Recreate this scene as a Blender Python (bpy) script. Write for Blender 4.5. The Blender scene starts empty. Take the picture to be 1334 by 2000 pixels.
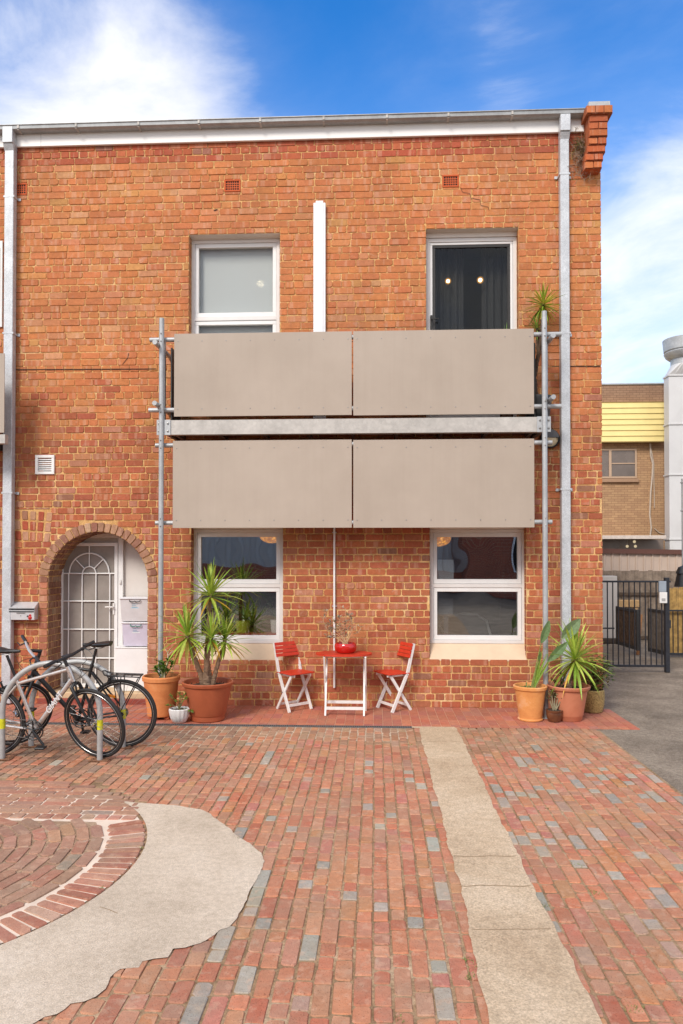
import bpy, math, random
from mathutils import Vector as V, Matrix
random.seed(7)
PI = math.pi
S = bpy.context.scene
# light settings
SKY_SAT=1.40; SKY_VAL=1.28; SKY_STR=.12; SUN_E=1.75; SUN_ANG=18; EXPO=.78
CL1=(5.2,5.2,5.5,1); CL2=(6.3,6.2,6.2,1)
LOBES=[(-40,300,1,20,.33),(300,235,0,11,.20),(500,225,0,8,.16),(60,-60,1,9,-.14),(1334,620,1,16,.27),(860,180,0,7,.14),(1010,115,0,4,.13),(700,30,3,14,-.12),(1150,180,3,10,-.08)]
COL = S.collection
R = math.radians
# ------------------------------------------------------------------ camera maths
F_PX = 1400.0; CX = 667.0; HOR = 1090.0
PSI = R(2.65); PIT = R(0.8)
CYP = HOR - F_PX*math.tan(PIT)
CAM = V((0.0, -8.93, 1.847))
fw = V((-math.sin(PSI)*math.cos(PIT), math.cos(PSI)*math.cos(PIT), math.sin(PIT)))
rt = V((math.cos(PSI), math.sin(PSI), 0))
up = rt.cross(fw)
def ray(u, v): return fw*F_PX + rt*(u-CX) - up*(v-CYP)
def P(u, v, Y=0.0):
    r = ray(u, v); t = (Y-CAM.y)/r.y; return CAM + r*t
def G(u, v, z=0.0):
    r = ray(u, v); t = (z-CAM.z)/r.z; return CAM + r*t
def X(u, v, Y=0.0): return P(u, v, Y).x
def Z(u, v, Y=0.0): return P(u, v, Y).z

# ------------------------------------------------------------------ colour + materials
def s2l(c):
    out = []
    for k in c[:3]:
        k = k/255.0
        out.append(k/12.92 if k <= 0.04045 else ((k+0.055)/1.055)**2.4)
    return out
def srgb(r, g, b, k=0.88):
    c = s2l((r, g, b)); return (c[0]*k, c[1]*k, c[2]*k, 1)
MATS = {}
def newmat(name):
    m = bpy.data.materials.new(name); m.use_nodes = True
    nt = m.node_tree
    for n in list(nt.nodes): nt.nodes.remove(n)
    out = nt.nodes.new('ShaderNodeOutputMaterial')
    b = nt.nodes.new('ShaderNodeBsdfPrincipled')
    nt.links.new(b.outputs[0], out.inputs[0])
    return m, nt, b, out
def N(nt, t, **kw):
    n = nt.nodes.new(t)
    for k, v in kw.items(): setattr(n, k, v)
    return n
def L(nt, a, b): nt.links.new(a, b)
def noise(nt, scale, detail=4, rough=0.6, vec=None, dist=0):
    n = N(nt, 'ShaderNodeTexNoise'); n.inputs['Scale'].default_value = scale
    n.inputs['Detail'].default_value = detail; n.inputs['Roughness'].default_value = rough
    n.inputs['Distortion'].default_value = dist
    if vec: L(nt, vec, n.inputs['Vector'])
    return n
def ramp(nt, fac, stops):
    r = N(nt, 'ShaderNodeValToRGB'); L(nt, fac, r.inputs[0])
    el = r.color_ramp.elements
    while len(el) < len(stops): el.new(0.5)
    for e, (p, c) in zip(el, stops):
        e.position = p; e.color = c if len(c) == 4 else (*c, 1)
    return r
def mixc(nt, fac, a, b, mode='MIX'):
    m = N(nt, 'ShaderNodeMix', data_type='RGBA', blend_type=mode)
    if isinstance(fac, float): m.inputs[0].default_value = fac
    else: L(nt, fac, m.inputs[0])
    for i, x in ((6, a), (7, b)):
        if hasattr(x, 'is_output') or hasattr(x, 'links'): L(nt, x, m.inputs[i])
        else: m.inputs[i].default_value = x
    return m.outputs[2]
def bump(nt, b, h, strength=0.3, dist=0.01):
    bm = N(nt, 'ShaderNodeBump'); bm.inputs['Strength'].default_value = strength
    bm.inputs['Distance'].default_value = dist
    L(nt, h, bm.inputs['Height']); L(nt, bm.outputs[0], b.inputs['Normal'])
def gcoord(nt):
    return N(nt, 'ShaderNodeNewGeometry').outputs['Position']
def mat(name, col, rough=0.6, metal=0.0, var=0.12, scale=18, bmp=0.15, bscale=60, coat=0.0):
    if name in MATS: return MATS[name]
    m, nt, b, out = newmat(name)
    g = gcoord(nt)
    n = noise(nt, scale, 5, 0.65, g)
    dark = (col[0]*(1-var*1.6), col[1]*(1-var*1.7), col[2]*(1-var*1.8), 1)
    lite = (min(1, col[0]*(1+var)), min(1, col[1]*(1+var)), min(1, col[2]*(1+var)), 1)
    r = ramp(nt, n.outputs[0], [(0.3, dark), (0.7, lite)])
    L(nt, r.outputs[0], b.inputs['Base Color'])
    rr = ramp(nt, n.outputs[0], [(0.3, (max(0, rough-0.08),)*3), (0.7, (min(1, rough+0.08),)*3)])
    L(nt, rr.outputs[0], b.inputs['Roughness'])
    b.inputs['Metallic'].default_value = metal
    if coat: b.inputs['Coat Weight'].default_value = coat
    if bmp:
        n2 = noise(nt, bscale, 4, 0.6, g); bump(nt, b, n2.outputs[0], bmp, 0.004)
    MATS[name] = m; return m
def emit(name, col, strength):
    if name in MATS: return MATS[name]
    m = bpy.data.materials.new(name); m.use_nodes = True; nt = m.node_tree
    for n in list(nt.nodes): nt.nodes.remove(n)
    o = nt.nodes.new('ShaderNodeOutputMaterial'); e = nt.nodes.new('ShaderNodeEmission')
    e.inputs[0].default_value = (*col[:3], 1); e.inputs[1].default_value = strength
    nt.links.new(e.outputs[0], o.inputs[0]); MATS[name] = m; return m

# per-brick colour material
def brickmat(name, streak=0.0, dust=0.0, smear=(0.62, 0.42, 0.33), smear_amt=0.5, dirt=(0.10, 0.07, 0.05), dirt_amt=0.4, bscale=90, big=0.9):
    m, nt, b, out = newmat(name)
    g = gcoord(nt)
    a = N(nt, 'ShaderNodeAttribute', attribute_name='tint')
    n1 = noise(nt, 26, 6, 0.7, g)
    c = mixc(nt, 1.0, a.outputs['Color'], ramp(nt, n1.outputs[0], [(0.25, (0.80, 0.78, 0.76)), (0.75, (1.16, 1.19, 1.22))]).outputs[0], 'MULTIPLY')
    if streak:
        va=N(nt,'ShaderNodeVectorMath',operation='MULTIPLY_ADD'); L(nt,a.outputs['Color'],va.inputs[0]); va.inputs[1].default_value=(37,71,53); L(nt,g,va.inputs[2])
        mpp=N(nt,'ShaderNodeMapping'); mpp.inputs['Scale'].default_value=(17,17,1.2); L(nt,va.outputs[0],mpp.inputs['Vector'])
        ns=noise(nt,1.0,2,.5,mpp.outputs[0]); rs=ramp(nt,ns.outputs[0],[(.56,(0,0,0)),(.64,(streak,)*3),(.80,(streak,)*3)])
        c=mixc(nt,rs.outputs[0],c,(.66,.40,.27,1))
        rs2=ramp(nt,ns.outputs[0],[(.22,(streak*.8,)*3),(.36,(0,0,0))]); c=mixc(nt,rs2.outputs[0],c,(.30,.12,.075,1))
    n2 = noise(nt, 7.0, 6, 0.75, g, 0.6)
    sm = ramp(nt, n2.outputs[0], [(0.58, (0, 0, 0)), (0.72, (smear_amt,)*3)])
    c = mixc(nt, sm.outputs[0], c, (*smear, 1))
    n3 = noise(nt, big, 5, 0.7, g)
    dm = ramp(nt, n3.outputs[0], [(0.46, (0, 0, 0)), (0.68, (dirt_amt,)*3)])
    c = mixc(nt, dm.outputs[0], c, (*dirt, 1))
    if dust:
        nd=noise(nt,2.3,8,.8,g,.4); c=mixc(nt,ramp(nt,nd.outputs[0],[(.36,(0,0,0)),(.66,(dust,)*3)]).outputs[0],c,(.42,.31,.215,1))
    n5 = noise(nt, 160, 2, 0.5, g)
    sp = ramp(nt, n5.outputs[0], [(0.28, (0.55, 0.5, 0.48)), (0.4, (1, 1, 1))])
    c = mixc(nt, 1.0, c, sp.outputs[0], 'MULTIPLY')
    L(nt, c, b.inputs['Base Color'])
    b.inputs['Roughness'].default_value = 0.9
    b.inputs['Specular IOR Level'].default_value = 0.25
    n4 = noise(nt, bscale, 5, 0.7, g)
    bump(nt, b, n4.outputs[0], 0.55, 0.006)
    MATS[name] = m; return m
M_BRICK = brickmat('wall_brick', .34, 0.0, dirt=(0.24, 0.10, 0.055), dirt_amt=0.5, big=.75)
M_PAVER = brickmat('paver_brick', .30, .34, smear=(0.50, 0.40, 0.30), smear_amt=0.7, dirt=(0.26, 0.18, 0.12), dirt_amt=0.5, bscale=70, big=1.6)
M_TILE = brickmat('tile_clay', 0.1, .22, smear=(0.42, 0.20, 0.14), smear_amt=0.4, dirt=(0.20, 0.09, 0.06), dirt_amt=0.35, bscale=60, big=1.1)

def groundmat(name, c1, c2, c3, big=1.2, fine=120, bmp=0.6, speck=None, rough=0.92, mid=1.0):
    m, nt, b, out = newmat(name); g = gcoord(nt)
    n1 = noise(nt, big, 7, 0.7, g, 0.3); n2 = noise(nt, fine, 4, 0.75, g); n3 = noise(nt, fine*0.22, 6, 0.75, g)
    c = ramp(nt, n1.outputs[0], [(0.32, c1), (0.52, c2), (0.7, c3)]).outputs[0]
    c = mixc(nt, 1.0, c, ramp(nt, n2.outputs[0], [(0.3, (0.62,)*3), (0.7, (1.3,)*3)]).outputs[0], 'MULTIPLY')
    c = mixc(nt, 1.0, c, ramp(nt, n3.outputs[0], [(0.35, (1-.28*mid, 1-.30*mid, 1-.33*mid)), (0.62, (1+.12*mid,)*3)]).outputs[0], 'MULTIPLY')
    if speck:
        vo = N(nt, 'ShaderNodeTexVoronoi'); vo.inputs['Scale'].default_value = 75; L(nt, g, vo.inputs['Vector'])
        c = mixc(nt, ramp(nt, vo.outputs['Distance'], [(0.10, (0.8,)*3), (0.2, (0, 0, 0))]).outputs[0], c, (*speck, 1))
    L(nt, c, b.inputs['Base Color']); b.inputs['Roughness'].default_value = rough
    b.inputs['Specular IOR Level'].default_value = 0.25
    bump(nt, b, n2.outputs[0], bmp, 0.008)
    MATS[name] = m; return m
M_ASPH = groundmat('asphalt_old', srgb(120, 108, 94), srgb(148, 134, 118), srgb(174, 160, 142), 1.4, 110, 0.8, speck=(0.62, 0.56, 0.48))
M_CONC = groundmat('concrete_pale', srgb(200, 182, 160), srgb(220, 202, 180), srgb(230, 214, 194), 1.1, 150, 0.5, speck=(0.40,0.345,0.285), mid=.6)
M_STRIP = groundmat('concrete_strip', srgb(192, 166, 136), srgb(212, 188, 158), srgb(224, 202, 174), 1.2, 90, 0.6, mid=.5)
M_MORTAR = groundmat('mortar_sand', srgb(206, 150, 92), srgb(228, 182, 120), srgb(246, 214, 160), 1.9, 80, 0.5)
M_JOINT = groundmat('joint_sand', srgb(138, 112, 84), srgb(172, 142, 110), srgb(204, 178, 148), 2.4, 70, 0.6)
M_GROUT = groundmat('tile_grout', srgb(215, 165, 135), srgb(228, 184, 155), srgb(235, 200, 175), 2, 80, 0.3)

def galvmat(name, base=(0.56, 0.57, 0.58), contrast=0.22, scale=95, metal=0.35, rough=0.5):
    m, nt, b, out = newmat(name); g = gcoord(nt)
    vo = N(nt, 'ShaderNodeTexVoronoi'); vo.inputs['Scale'].default_value = scale; L(nt, g, vo.inputs['Vector'])
    n = noise(nt, 5, 5, 0.7, g)
    c = mixc(nt, vo.outputs['Color'], (base[0]*(1-contrast), base[1]*(1-contrast), base[2]*(1-contrast), 1), (base[0]*(1+contrast), base[1]*(1+contrast), base[2]*(1+contrast), 1))
    c = mixc(nt, 1.0, c, ramp(nt, n.outputs[0], [(0.3, (0.8, 0.8, 0.8)), (0.7, (1.12, 1.12, 1.12))]).outputs[0], 'MULTIPLY')
    L(nt, c, b.inputs['Base Color']); b.inputs['Metallic'].default_value = metal; b.inputs['Roughness'].default_value = rough
    bump(nt, b, n.outputs[0], 0.1, 0.003)
    MATS[name] = m; return m
M_GALV = galvmat('galvanised_spangle', (0.53, 0.55, 0.57), 0.2, 110, 0.2, 0.5)
M_TUBE = galvmat('galvanised_tube', (0.43, 0.44, 0.445), 0.07, 60, 0.3, 0.5)
M_GUT = galvmat('gutter_zinc', (0.36, 0.37, 0.37), 0.08, 40, 0.3, 0.5)
M_BEAM = galvmat('beam_zinc', (0.47, 0.445, 0.41), 0.08, 30, 0.1, 0.6)
M_RACK = galvmat('rack_steel', (0.42, 0.42, 0.41), 0.05, 40, 0.25, 0.5)
M_WHITE = mat('white_paint', (0.80, 0.79, 0.77), 0.45, 0, 0.03, 6, 0.05)
M_WFRAME = mat('frame_white', (0.74, 0.71, 0.68), 0.4, 0, 0.03, 6, 0.03)
M_FASCIA = mat('fascia_white', (0.84, 0.82, 0.79), 0.5, 0, 0.03, 3, 0.05)
M_TAUPE = mat('taupe_board', (0.405, 0.335, 0.272), 0.7, 0, 0.05, 1.1, 0.08, 200)
def boardmat():
    m,nt,b,out=newmat('taupe_board2'); g=gcoord(nt); mp_=N(nt,'ShaderNodeMapping'); mp_.inputs['Scale'].default_value=(7,7,.35); L(nt,g,mp_.inputs['Vector'])
    n1=noise(nt,1.0,5,.65,mp_.outputs[0]); n2=noise(nt,1.1,5,.6,g)
    c=ramp(nt,n2.outputs[0],[(.3,(.375,.308,.248)),(.7,(.43,.357,.292))]).outputs[0]
    c=mixc(nt,1.0,c,ramp(nt,n1.outputs[0],[(.25,(.955,.95,.945)),(.5,(1,1,1)),(.75,(1.02,1.02,1.02))]).outputs[0],'MULTIPLY')
    L(nt,c,b.inputs['Base Color']); b.inputs['Roughness'].default_value=.7; n3=noise(nt,200,3,.6,g); bump(nt,b,n3.outputs[0],.08,.004); return m
M_TAUPE=boardmat()
M_DARK = mat('dark_steel', (0.035, 0.033, 0.032), 0.55, 0.2, 0.2, 20, 0.1)
M_UNDER = mat('deck_underside', (0.10, 0.08, 0.07), 0.8, 0, 0.2, 10, 0.1)
M_TERRA = mat('terracotta_vent', srgb(205, 95, 45), 0.8, 0, 0.12, 40, 0.2)
M_HEAD = mat('head_cream',(.80,.74,.68),.7,0,.04,4,.1)
M_RENDER = mat('cream_render', srgb(228, 202, 172), 0.85, 0, 0.06, 4, 0.3, 60)
M_BLACK = mat('black_void', (0.012, 0.010, 0.010), 0.9, 0, 0.1, 10, 0)
M_BOLT = mat('bolt_zinc', (0.30, 0.29, 0.28), 0.4, 0.7, 0.15, 100, 0.1)
M_RED = mat('red_paint', srgb(214, 62, 36), 0.45, 0, 0.1, 20, 0.15, 40)
M_REDGL = mat('red_glaze', srgb(200, 30, 22), 0.15, 0, 0.1, 10, 0.02, 20, coat=0.6)
M_CHW = mat('white_timber', (0.80, 0.78, 0.75), 0.5, 0, 0.06, 25, 0.15, 60)
M_BLKPL = mat('black_plastic', (0.018, 0.018, 0.019), 0.42, 0, 0.2, 40, 0.1)
M_RUBBER = mat('tyre_rubber', (0.022, 0.021, 0.021), 0.75, 0, 0.2, 60, 0.3)
M_SILVER = mat('silver_alloy', (0.62, 0.58, 0.55), 0.3, 0.6, 0.04, 20, 0.0)
M_CHROME = mat('bright_steel', (0.7, 0.7, 0.7), 0.2, 0.9, 0.04, 20, 0.0)

# ------------------------------------------------------------------ mesh builder
class MB:
    def __init__(s): s.v = []; s.f = []; s.c = []; s.m = []; s.cur = None; s.mi = 0
    def face(s, idx, col=None):
        s.f.append(idx); s.c.append(col or s.cur); s.m.append(s.mi)
    def poly(s, pts, col=None):
        b = len(s.v); s.v += [tuple(p) for p in pts]; s.face(list(range(b, b+len(pts))), col)
    def box(s, x0, x1, y0, y1, z0, z1):
        b = len(s.v)
        s.v += [(x0,y0,z0),(x1,y0,z0),(x1,y1,z0),(x0,y1,z0),(x0,y0,z1),(x1,y0,z1),(x1,y1,z1),(x0,y1,z1)]
        for f in ((0,3,2,1),(4,5,6,7),(0,1,5,4),(1,2,6,5),(2,3,7,6),(3,0,4,7)): s.face([b+i for i in f])
        return s
    def bbox(s, x0, x1, y0, y1, z0, z1, r=0.004):
        # chamfered box: three crossing slabs hull approximated by 24-vertex bevel
        b = len(s.v); xs=(x0,x1); ys=(y0,y1); zs=(z0,z1); sx=(1,-1)
        r = min(r, (x1-x0)*.45, (y1-y0)*.45, (z1-z0)*.45)
        idx = {}
        for i in range(2):
            for j in range(2):
                for k in range(2):
                    X_,Y_,Z_ = xs[i],ys[j],zs[k]; ax,ay,az = sx[i]*r,sx[j]*r,sx[k]*r
                    idx[i,j,k,0]=len(s.v); s.v.append((X_,Y_+ay,Z_+az))
                    idx[i,j,k,1]=len(s.v); s.v.append((X_+ax,Y_,Z_+az))
                    idx[i,j,k,2]=len(s.v); s.v.append((X_+ax,Y_+ay,Z_))
        q = lambda *a: s.face([idx[t] for t in a])
        for i in (0,1):
            t=[(i,0,0,0),(i,1,0,0),(i,1,1,0),(i,0,1,0)]; q(*(t if i else t[::-1]))
            t=[(0,i,0,1),(1,i,0,1),(1,i,1,1),(0,i,1,1)]; q(*(t[::-1] if i else t))
            t=[(0,0,i,2),(1,0,i,2),(1,1,i,2),(0,1,i,2)]; q(*(t if i else t[::-1]))
        for j in (0,1):
            for k in (0,1):
                q((0,j,k,1),(1,j,k,1),(1,j,k,2),(0,j,k,2))
                q((j,0,k,0),(j,1,k,0),(j,1,k,2),(j,0,k,2))
                q((j,k,0,0),(j,k,1,0),(j,k,1,1),(j,k,0,1))
        for i in (0,1):
            for j in (0,1):
                for k in (0,1): q((i,j,k,0),(i,j,k,1),(i,j,k,2))
        return s
    def obox(s, a, b_, w, t, upv=V((0,0,1))):
        """oriented bar from a to b_, width w (sideways), thickness t (along upv-ish)"""
        a=V(a); b_=V(b_); d=(b_-a).normalized(); side=d.cross(upv)
        if side.length<1e-4: side=d.cross(V((1,0,0)))
        side.normalize(); u2=side.cross(d).normalized()
        b=len(s.v)
        for p in (a,b_):
            for sx,sy in ((-1,-1),(1,-1),(1,1),(-1,1)): s.v.append(tuple(p+side*(sx*w/2)+u2*(sy*t/2)))
        for f in ((3,2,1,0),(4,5,6,7),(0,1,5,4),(1,2,6,5),(2,3,7,6),(3,0,4,7)): s.face([b+i for i in f])
        return s
    def tube(s, pts, r, n=10, closed=False, cap=True):
        pts=[V(p) for p in pts]; m=len(pts); rs = r if isinstance(r,(list,tuple)) else [r]*m
        tang=[]
        for i in range(m):
            if closed: t=pts[(i+1)%m]-pts[i-1]
            else: t=pts[min(i+1,m-1)]-pts[max(i-1,0)]
            tang.append(t.normalized())
        ref=V((0,0,1)) if abs(tang[0].z)<0.9 else V((1,0,0))
        u=tang[0].cross(ref).normalized(); base=len(s.v)
        for i in range(m):
            u=(u-tang[i]*u.dot(tang[i]))
            if u.length<1e-6: u=tang[i].cross(V((0.3,0.5,0.8)))
            u.normalize(); w=tang[i].cross(u)
            for k in range(n):
                a=2*PI*k/n; s.v.append(tuple(pts[i]+(u*math.cos(a)+w*math.sin(a))*rs[i]))
        for i in range(m if closed else m-1):
            j=(i+1)%m
            for k in range(n):
                s.face([base+i*n+k, base+i*n+(k+1)%n, base+j*n+(k+1)%n, base+j*n+k])
        if not closed and cap:
            s.face([base+k for k in range(n)][::-1]); s.face([base+(m-1)*n+k for k in range(n)])
        return s
    def lathe(s, prof, c=(0,0,0), n=32, rib=0, ribamp=0.0, jit=0.0, axis=None):
        base=len(s.v); c=V(c)
        for (r,z) in prof:
            for k in range(n):
                a=2*PI*k/n; rr=r*(1+ribamp*math.cos(rib*a)) if rib else r
                if axis=='y': s.v.append((c.x+rr*math.cos(a), c.y+z, c.z+rr*math.sin(a)))
                else: s.v.append((c.x+rr*math.cos(a), c.y+rr*math.sin(a), c.z+z))
        for i in range(len(prof)-1):
            for k in range(n): s.face([base+i*n+k, base+i*n+(k+1)%n, base+(i+1)*n+(k+1)%n, base+(i+1)*n+k])
        if prof[0][0]>1e-5: s.face([base+k for k in range(n)][::-1])
        if prof[-1][0]>1e-5: s.face([base+(len(prof)-1)*n+k for k in range(n)])
        return s
    def sphere(s, c, r, n=12, sc=(1,1,1)):
        c=V(c); base=len(s.v); m=n//2
        for i in range(m+1):
            t=PI*i/m
            for k in range(n):
                a=2*PI*k/n; s.v.append((c.x+r*sc[0]*math.sin(t)*math.cos(a), c.y+r*sc[1]*math.sin(t)*math.sin(a), c.z+r*sc[2]*math.cos(t)))
        for i in range(m):
            for k in range(n): s.face([base+i*n+k, base+(i+1)*n+k, base+(i+1)*n+(k+1)%n, base+i*n+(k+1)%n])
        return s
    def brick(s, c4, n, t, cut, col, sink=0.012, bev=0.004, jit=0.0015):
        """brick with rounded corners: c4 CCW seen from n side"""
        c4=[V(p) for p in c4]; n=V(n)
        cen=(c4[0]+c4[1]+c4[2]+c4[3])/4
        ring=[]
        for i in range(4):
            p=c4[i]; a=(c4[i-1]-p); b_=(c4[(i+1)%4]-p)
            ca=min(cut*random.uniform(0.4,1.6), a.length*0.35); cb=min(cut*random.uniform(0.4,1.6), b_.length*0.35)
            ring.append(p+a.normalized()*ca); ring.append(p+b_.normalized()*cb)
        base=len(s.v)
        jv=[V((random.uniform(-jit,jit),random.uniform(-jit,jit),random.uniform(-jit,jit))) for _ in ring]
        for p,j in zip(ring,jv): s.v.append(tuple(p+j-n*sink))
        for p,j in zip(ring,jv): s.v.append(tuple(p+j+n*(t-bev)))
        tilt=random.uniform(-0.0015,0.0015)
        for q,(p,j) in enumerate(zip(ring,jv)):
            s.v.append(tuple(p+(cen-p).normalized()*bev+j+n*(t+(tilt if q<4 else -tilt))))
        for lv in (0,8):
            for k in range(8): s.face([base+lv+k, base+lv+(k+1)%8, base+lv+8+(k+1)%8, base+lv+8+k], col)
        s.face([base+16+k for k in range(8)], col)
    def blade(s, base, d, length, width, droop=0.3, seg=5, col=None, wprof=None, upv=V((0,0,1))):
        base=V(base); d=V(d).normalized(); side=d.cross(upv)
        if side.length<0.05: side=d.cross(V((random.random(),1,0)))
        side.normalize(); st=len(s.v); p=base.copy(); dd=d.copy()
        for i in range(seg+1):
            t=i/seg
            w=(wprof(t) if wprof else (0.55+0.9*t if t<0.4 else 0.91*(1-((t-0.4)/0.6)**1.7)))*width/2
            w=max(w,0.0008)
            nn=side.cross(dd).normalized()
            s.v += [tuple(p-side*w+nn*w*0.35), tuple(p), tuple(p+side*w+nn*w*0.35)]
            dd=(dd+V((0,0,-droop/seg*(0.4+1.2*t)))).normalized(); p=p+dd*(length/seg)
        for i in range(seg):
            a=st+i*3; s.face([a,a+1,a+4,a+3],col); s.face([a+1,a+2,a+5,a+4],col)
    def xform(s, M):
        s.v=[tuple(M@V(p)) for p in s.v]; return s
def obj(name, mb, m, parent=None, smooth=False, label=None, cat=None, group=None, kind=None):
    me=bpy.data.meshes.new(name); me.from_pydata(mb.v, [], mb.f)
    mats = m if isinstance(m,(list,tuple)) else [m]
    for x in mats: me.materials.append(x)
    if any(mb.m): me.polygons.foreach_set('material_index', mb.m)
    if any(c is not None for c in mb.c):
        at=me.color_attributes.new('tint','FLOAT_COLOR','CORNER'); data=[]
        for f,c in zip(mb.f,mb.c):
            c=c or (0.5,0.5,0.5,1); data += list(c[:3]+(1,) if len(c)==3 else c)*len(f)
        at.data.foreach_set('color', data)
    if smooth:
        me.polygons.foreach_set('use_smooth',[True]*len(mb.f))
        try: me.set_sharp_from_angle(angle=R(38))
        except Exception: pass
    me.update()
    o=bpy.data.objects.new(name, me); COL.objects.link(o)
    if parent:
        o.parent=parent
        if parent.get('_w'): o.matrix_parent_inverse = Matrix.Translation(parent.location).inverted()
    tag(o,label,cat,group,kind); return o
def tag(o, label=None, cat=None, group=None, kind=None):
    if label: o['label']=label
    if cat: o['category']=cat
    if group: o['group']=group
    if kind: o['kind']=kind
    return o
def thing(name, label, cat, loc=(0,0,0), group=None, local=False):
    """Empty at the base; parts are given in world coordinates unless local"""
    o=bpy.data.objects.new(name,None); COL.objects.link(o); o.location=V(loc); o.empty_display_size=0.1
    if not local: o['_w']=1
    tag(o,label,cat,group); return o
def clearw():
    for o in bpy.data.objects:
        if '_w' in o: del o['_w']

# ------------------------------------------------------------------ BUILDING
CH = 0.0859
XL, XR = -6.6, X(1175, 900)           # wall extents
ZTOP = (Z(300, 276)+Z(1000, 259))/2    # underside of the fascia
WU = [X(369,500), X(547,500), (Z(458,680)), Z(458,457)]          # upper window opening x0 x1 z0 z1
DU = [X(832,560), X(1013,560), 3.56, Z(922,446)]
WL = [X(373,1150), X(553,1150), Z(460,1288), Z(460,1028)]
WR = [X(839,1150), X(1028,1150), Z(930,1288), Z(930,1029)]
AC = P(191,1138); AX, AZ, AR = AC.x, AC.z, 0.645; ARO = AR+0.118
OP = [WU, DU, WL, WR]
# course-aligned tops are not needed, bricks are cut at the openings
VENTS = [(454,363),(880,354),(38,370)]
VB = []
for (u,v) in VENTS:
    p = P(u,v); VB.append([p.x-0.105,p.x+0.105,p.z-0.078,p.z+0.078])
PATCH = [X(30,1020), X(98,1020), Z(60,1056), Z(60,995)]
bld = thing('brick_building','long two storey orange brick building with arched doorway and balcony windows','building',(XL+4,0,0))

mw = MB()   # mortar backing of the wall
xs = sorted({XL,XR,AX-ARO+0.02,AX+ARO-0.02,*[o[0] for o in OP],*[o[1] for o in OP]})
ztop_w = ZTOP+0.16
zs = sorted({-0.3,AZ+ARO-0.02,*[o[2] for o in OP],*[o[3] for o in OP],ztop_w})
ABOX = [AX-ARO+0.02,AX+ARO-0.02,-0.3,AZ+ARO-0.02]
for i in range(len(xs)-1):
    for k in range(len(zs)-1):
        cx_=(xs[i]+xs[i+1])/2; cz_=(zs[k]+zs[k+1])/2
        if any(o[0]<cx_<o[1] and o[2]<cz_<o[3] for o in OP+[ABOX]): continue
        mw.poly([(xs[i],0,zs[k]),(xs[i+1],0,zs[k]),(xs[i+1],0,zs[k+1]),(xs[i],0,zs[k+1])])
# spandrels and jambs around the arch
NA=28
for i in range(NA):
    a0=PI-PI*i/NA; a1=PI-PI*(i+1)/NA
    p0=(AX+AR*math.cos(a0),0,AZ+AR*math.sin(a0)); p1=(AX+AR*math.cos(a1),0,AZ+AR*math.sin(a1))
    def outp(a):
        c,s_=math.cos(a),math.sin(a); k=min((ARO-0.02)/max(abs(c),1e-6),(ARO-0.02)/max(abs(s_),1e-6)); return (AX+c*k,0,AZ+s_*k)
    mw.poly([p0,p1,outp(a1),outp(a0)])
mw.poly([(AX-ARO+.02,0,-.3),(AX-AR,0,-.3),(AX-AR,0,AZ),(AX-ARO+.02,0,AZ)])
mw.poly([(AX+AR,0,-.3),(AX+ARO-.02,0,-.3),(AX+ARO-.02,0,AZ),(AX+AR,0,AZ)])
# side, back, left walls and top: keeps the inside dark
mw.poly([(XR,0,-.3),(XR,8,-.3),(XR,8,ztop_w),(XR,0,ztop_w)])
mw.poly([(XL,0,-.3),(XL,8,-.3),(XL,8,ztop_w),(XL,0,ztop_w)])
mw.poly([(XL,8,-.3),(XR,8,-.3),(XR,8,ztop_w),(XL,8,ztop_w)])
# reveals
def reveal(o,d,mb,sill=True):
    x0,x1,z0,z1=o
    mb.poly([(x0,0,z0),(x0,d,z0),(x0,d,z1),(x0,0,z1)]); mb.poly([(x1,0,z0),(x1,d,z0),(x1,d,z1),(x1,0,z1)])
for o in OP: reveal(o,0.16,mw)
AD = 0.40
mw.poly([(AX-AR,0,-.3),(AX-AR,AD,-.3),(AX-AR,AD,AZ),(AX-AR,0,AZ)])
mw.poly([(AX+AR,0,-.3),(AX+AR,AD,-.3),(AX+AR,AD,AZ),(AX+AR,0,AZ)])
for i in range(NA):
    a0=PI*i/NA; a1=PI*(i+1)/NA
    mw.poly([(AX+AR*math.cos(a),y,AZ+AR*math.sin(a)) for a,y in ((a0,0),(a1,0),(a1,AD),(a0,AD))])
obj('wall_core', mw, M_MORTAR, bld)

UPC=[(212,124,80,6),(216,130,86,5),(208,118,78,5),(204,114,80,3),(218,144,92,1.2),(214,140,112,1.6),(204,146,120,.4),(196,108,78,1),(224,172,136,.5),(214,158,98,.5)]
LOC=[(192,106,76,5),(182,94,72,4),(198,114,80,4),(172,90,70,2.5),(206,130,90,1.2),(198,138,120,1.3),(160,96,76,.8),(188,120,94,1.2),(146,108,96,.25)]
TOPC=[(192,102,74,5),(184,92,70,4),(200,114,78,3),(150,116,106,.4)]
BRN=[(164,122,98,4),(152,108,88,4),(176,134,106,3),(142,98,80,2),(182,152,122,1)]
def pick(pal,k=0.86,vary=0.07):
    t=random.uniform(0,sum(p[3] for p in pal))
    for p in pal:
        t-=p[3]
        if t<=0: break
    c=s2l(p); j=random.uniform(1-vary,1+vary)*k
    return (c[0]*j*random.uniform(.97,1.03),c[1]*j*random.uniform(.95,1.05),c[2]*j*random.uniform(.95,1.05),1)
def soft(pal,m,k): return [(a+(m[0]-a)*k,b+(m[1]-b)*k,c+(m[2]-c)*k,w) for a,b,c,w in pal]
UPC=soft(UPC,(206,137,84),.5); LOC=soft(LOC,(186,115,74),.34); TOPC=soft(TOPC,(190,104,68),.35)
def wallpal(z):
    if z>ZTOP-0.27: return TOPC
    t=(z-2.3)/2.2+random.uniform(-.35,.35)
    return UPC if t>0.5 else LOC
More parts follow.
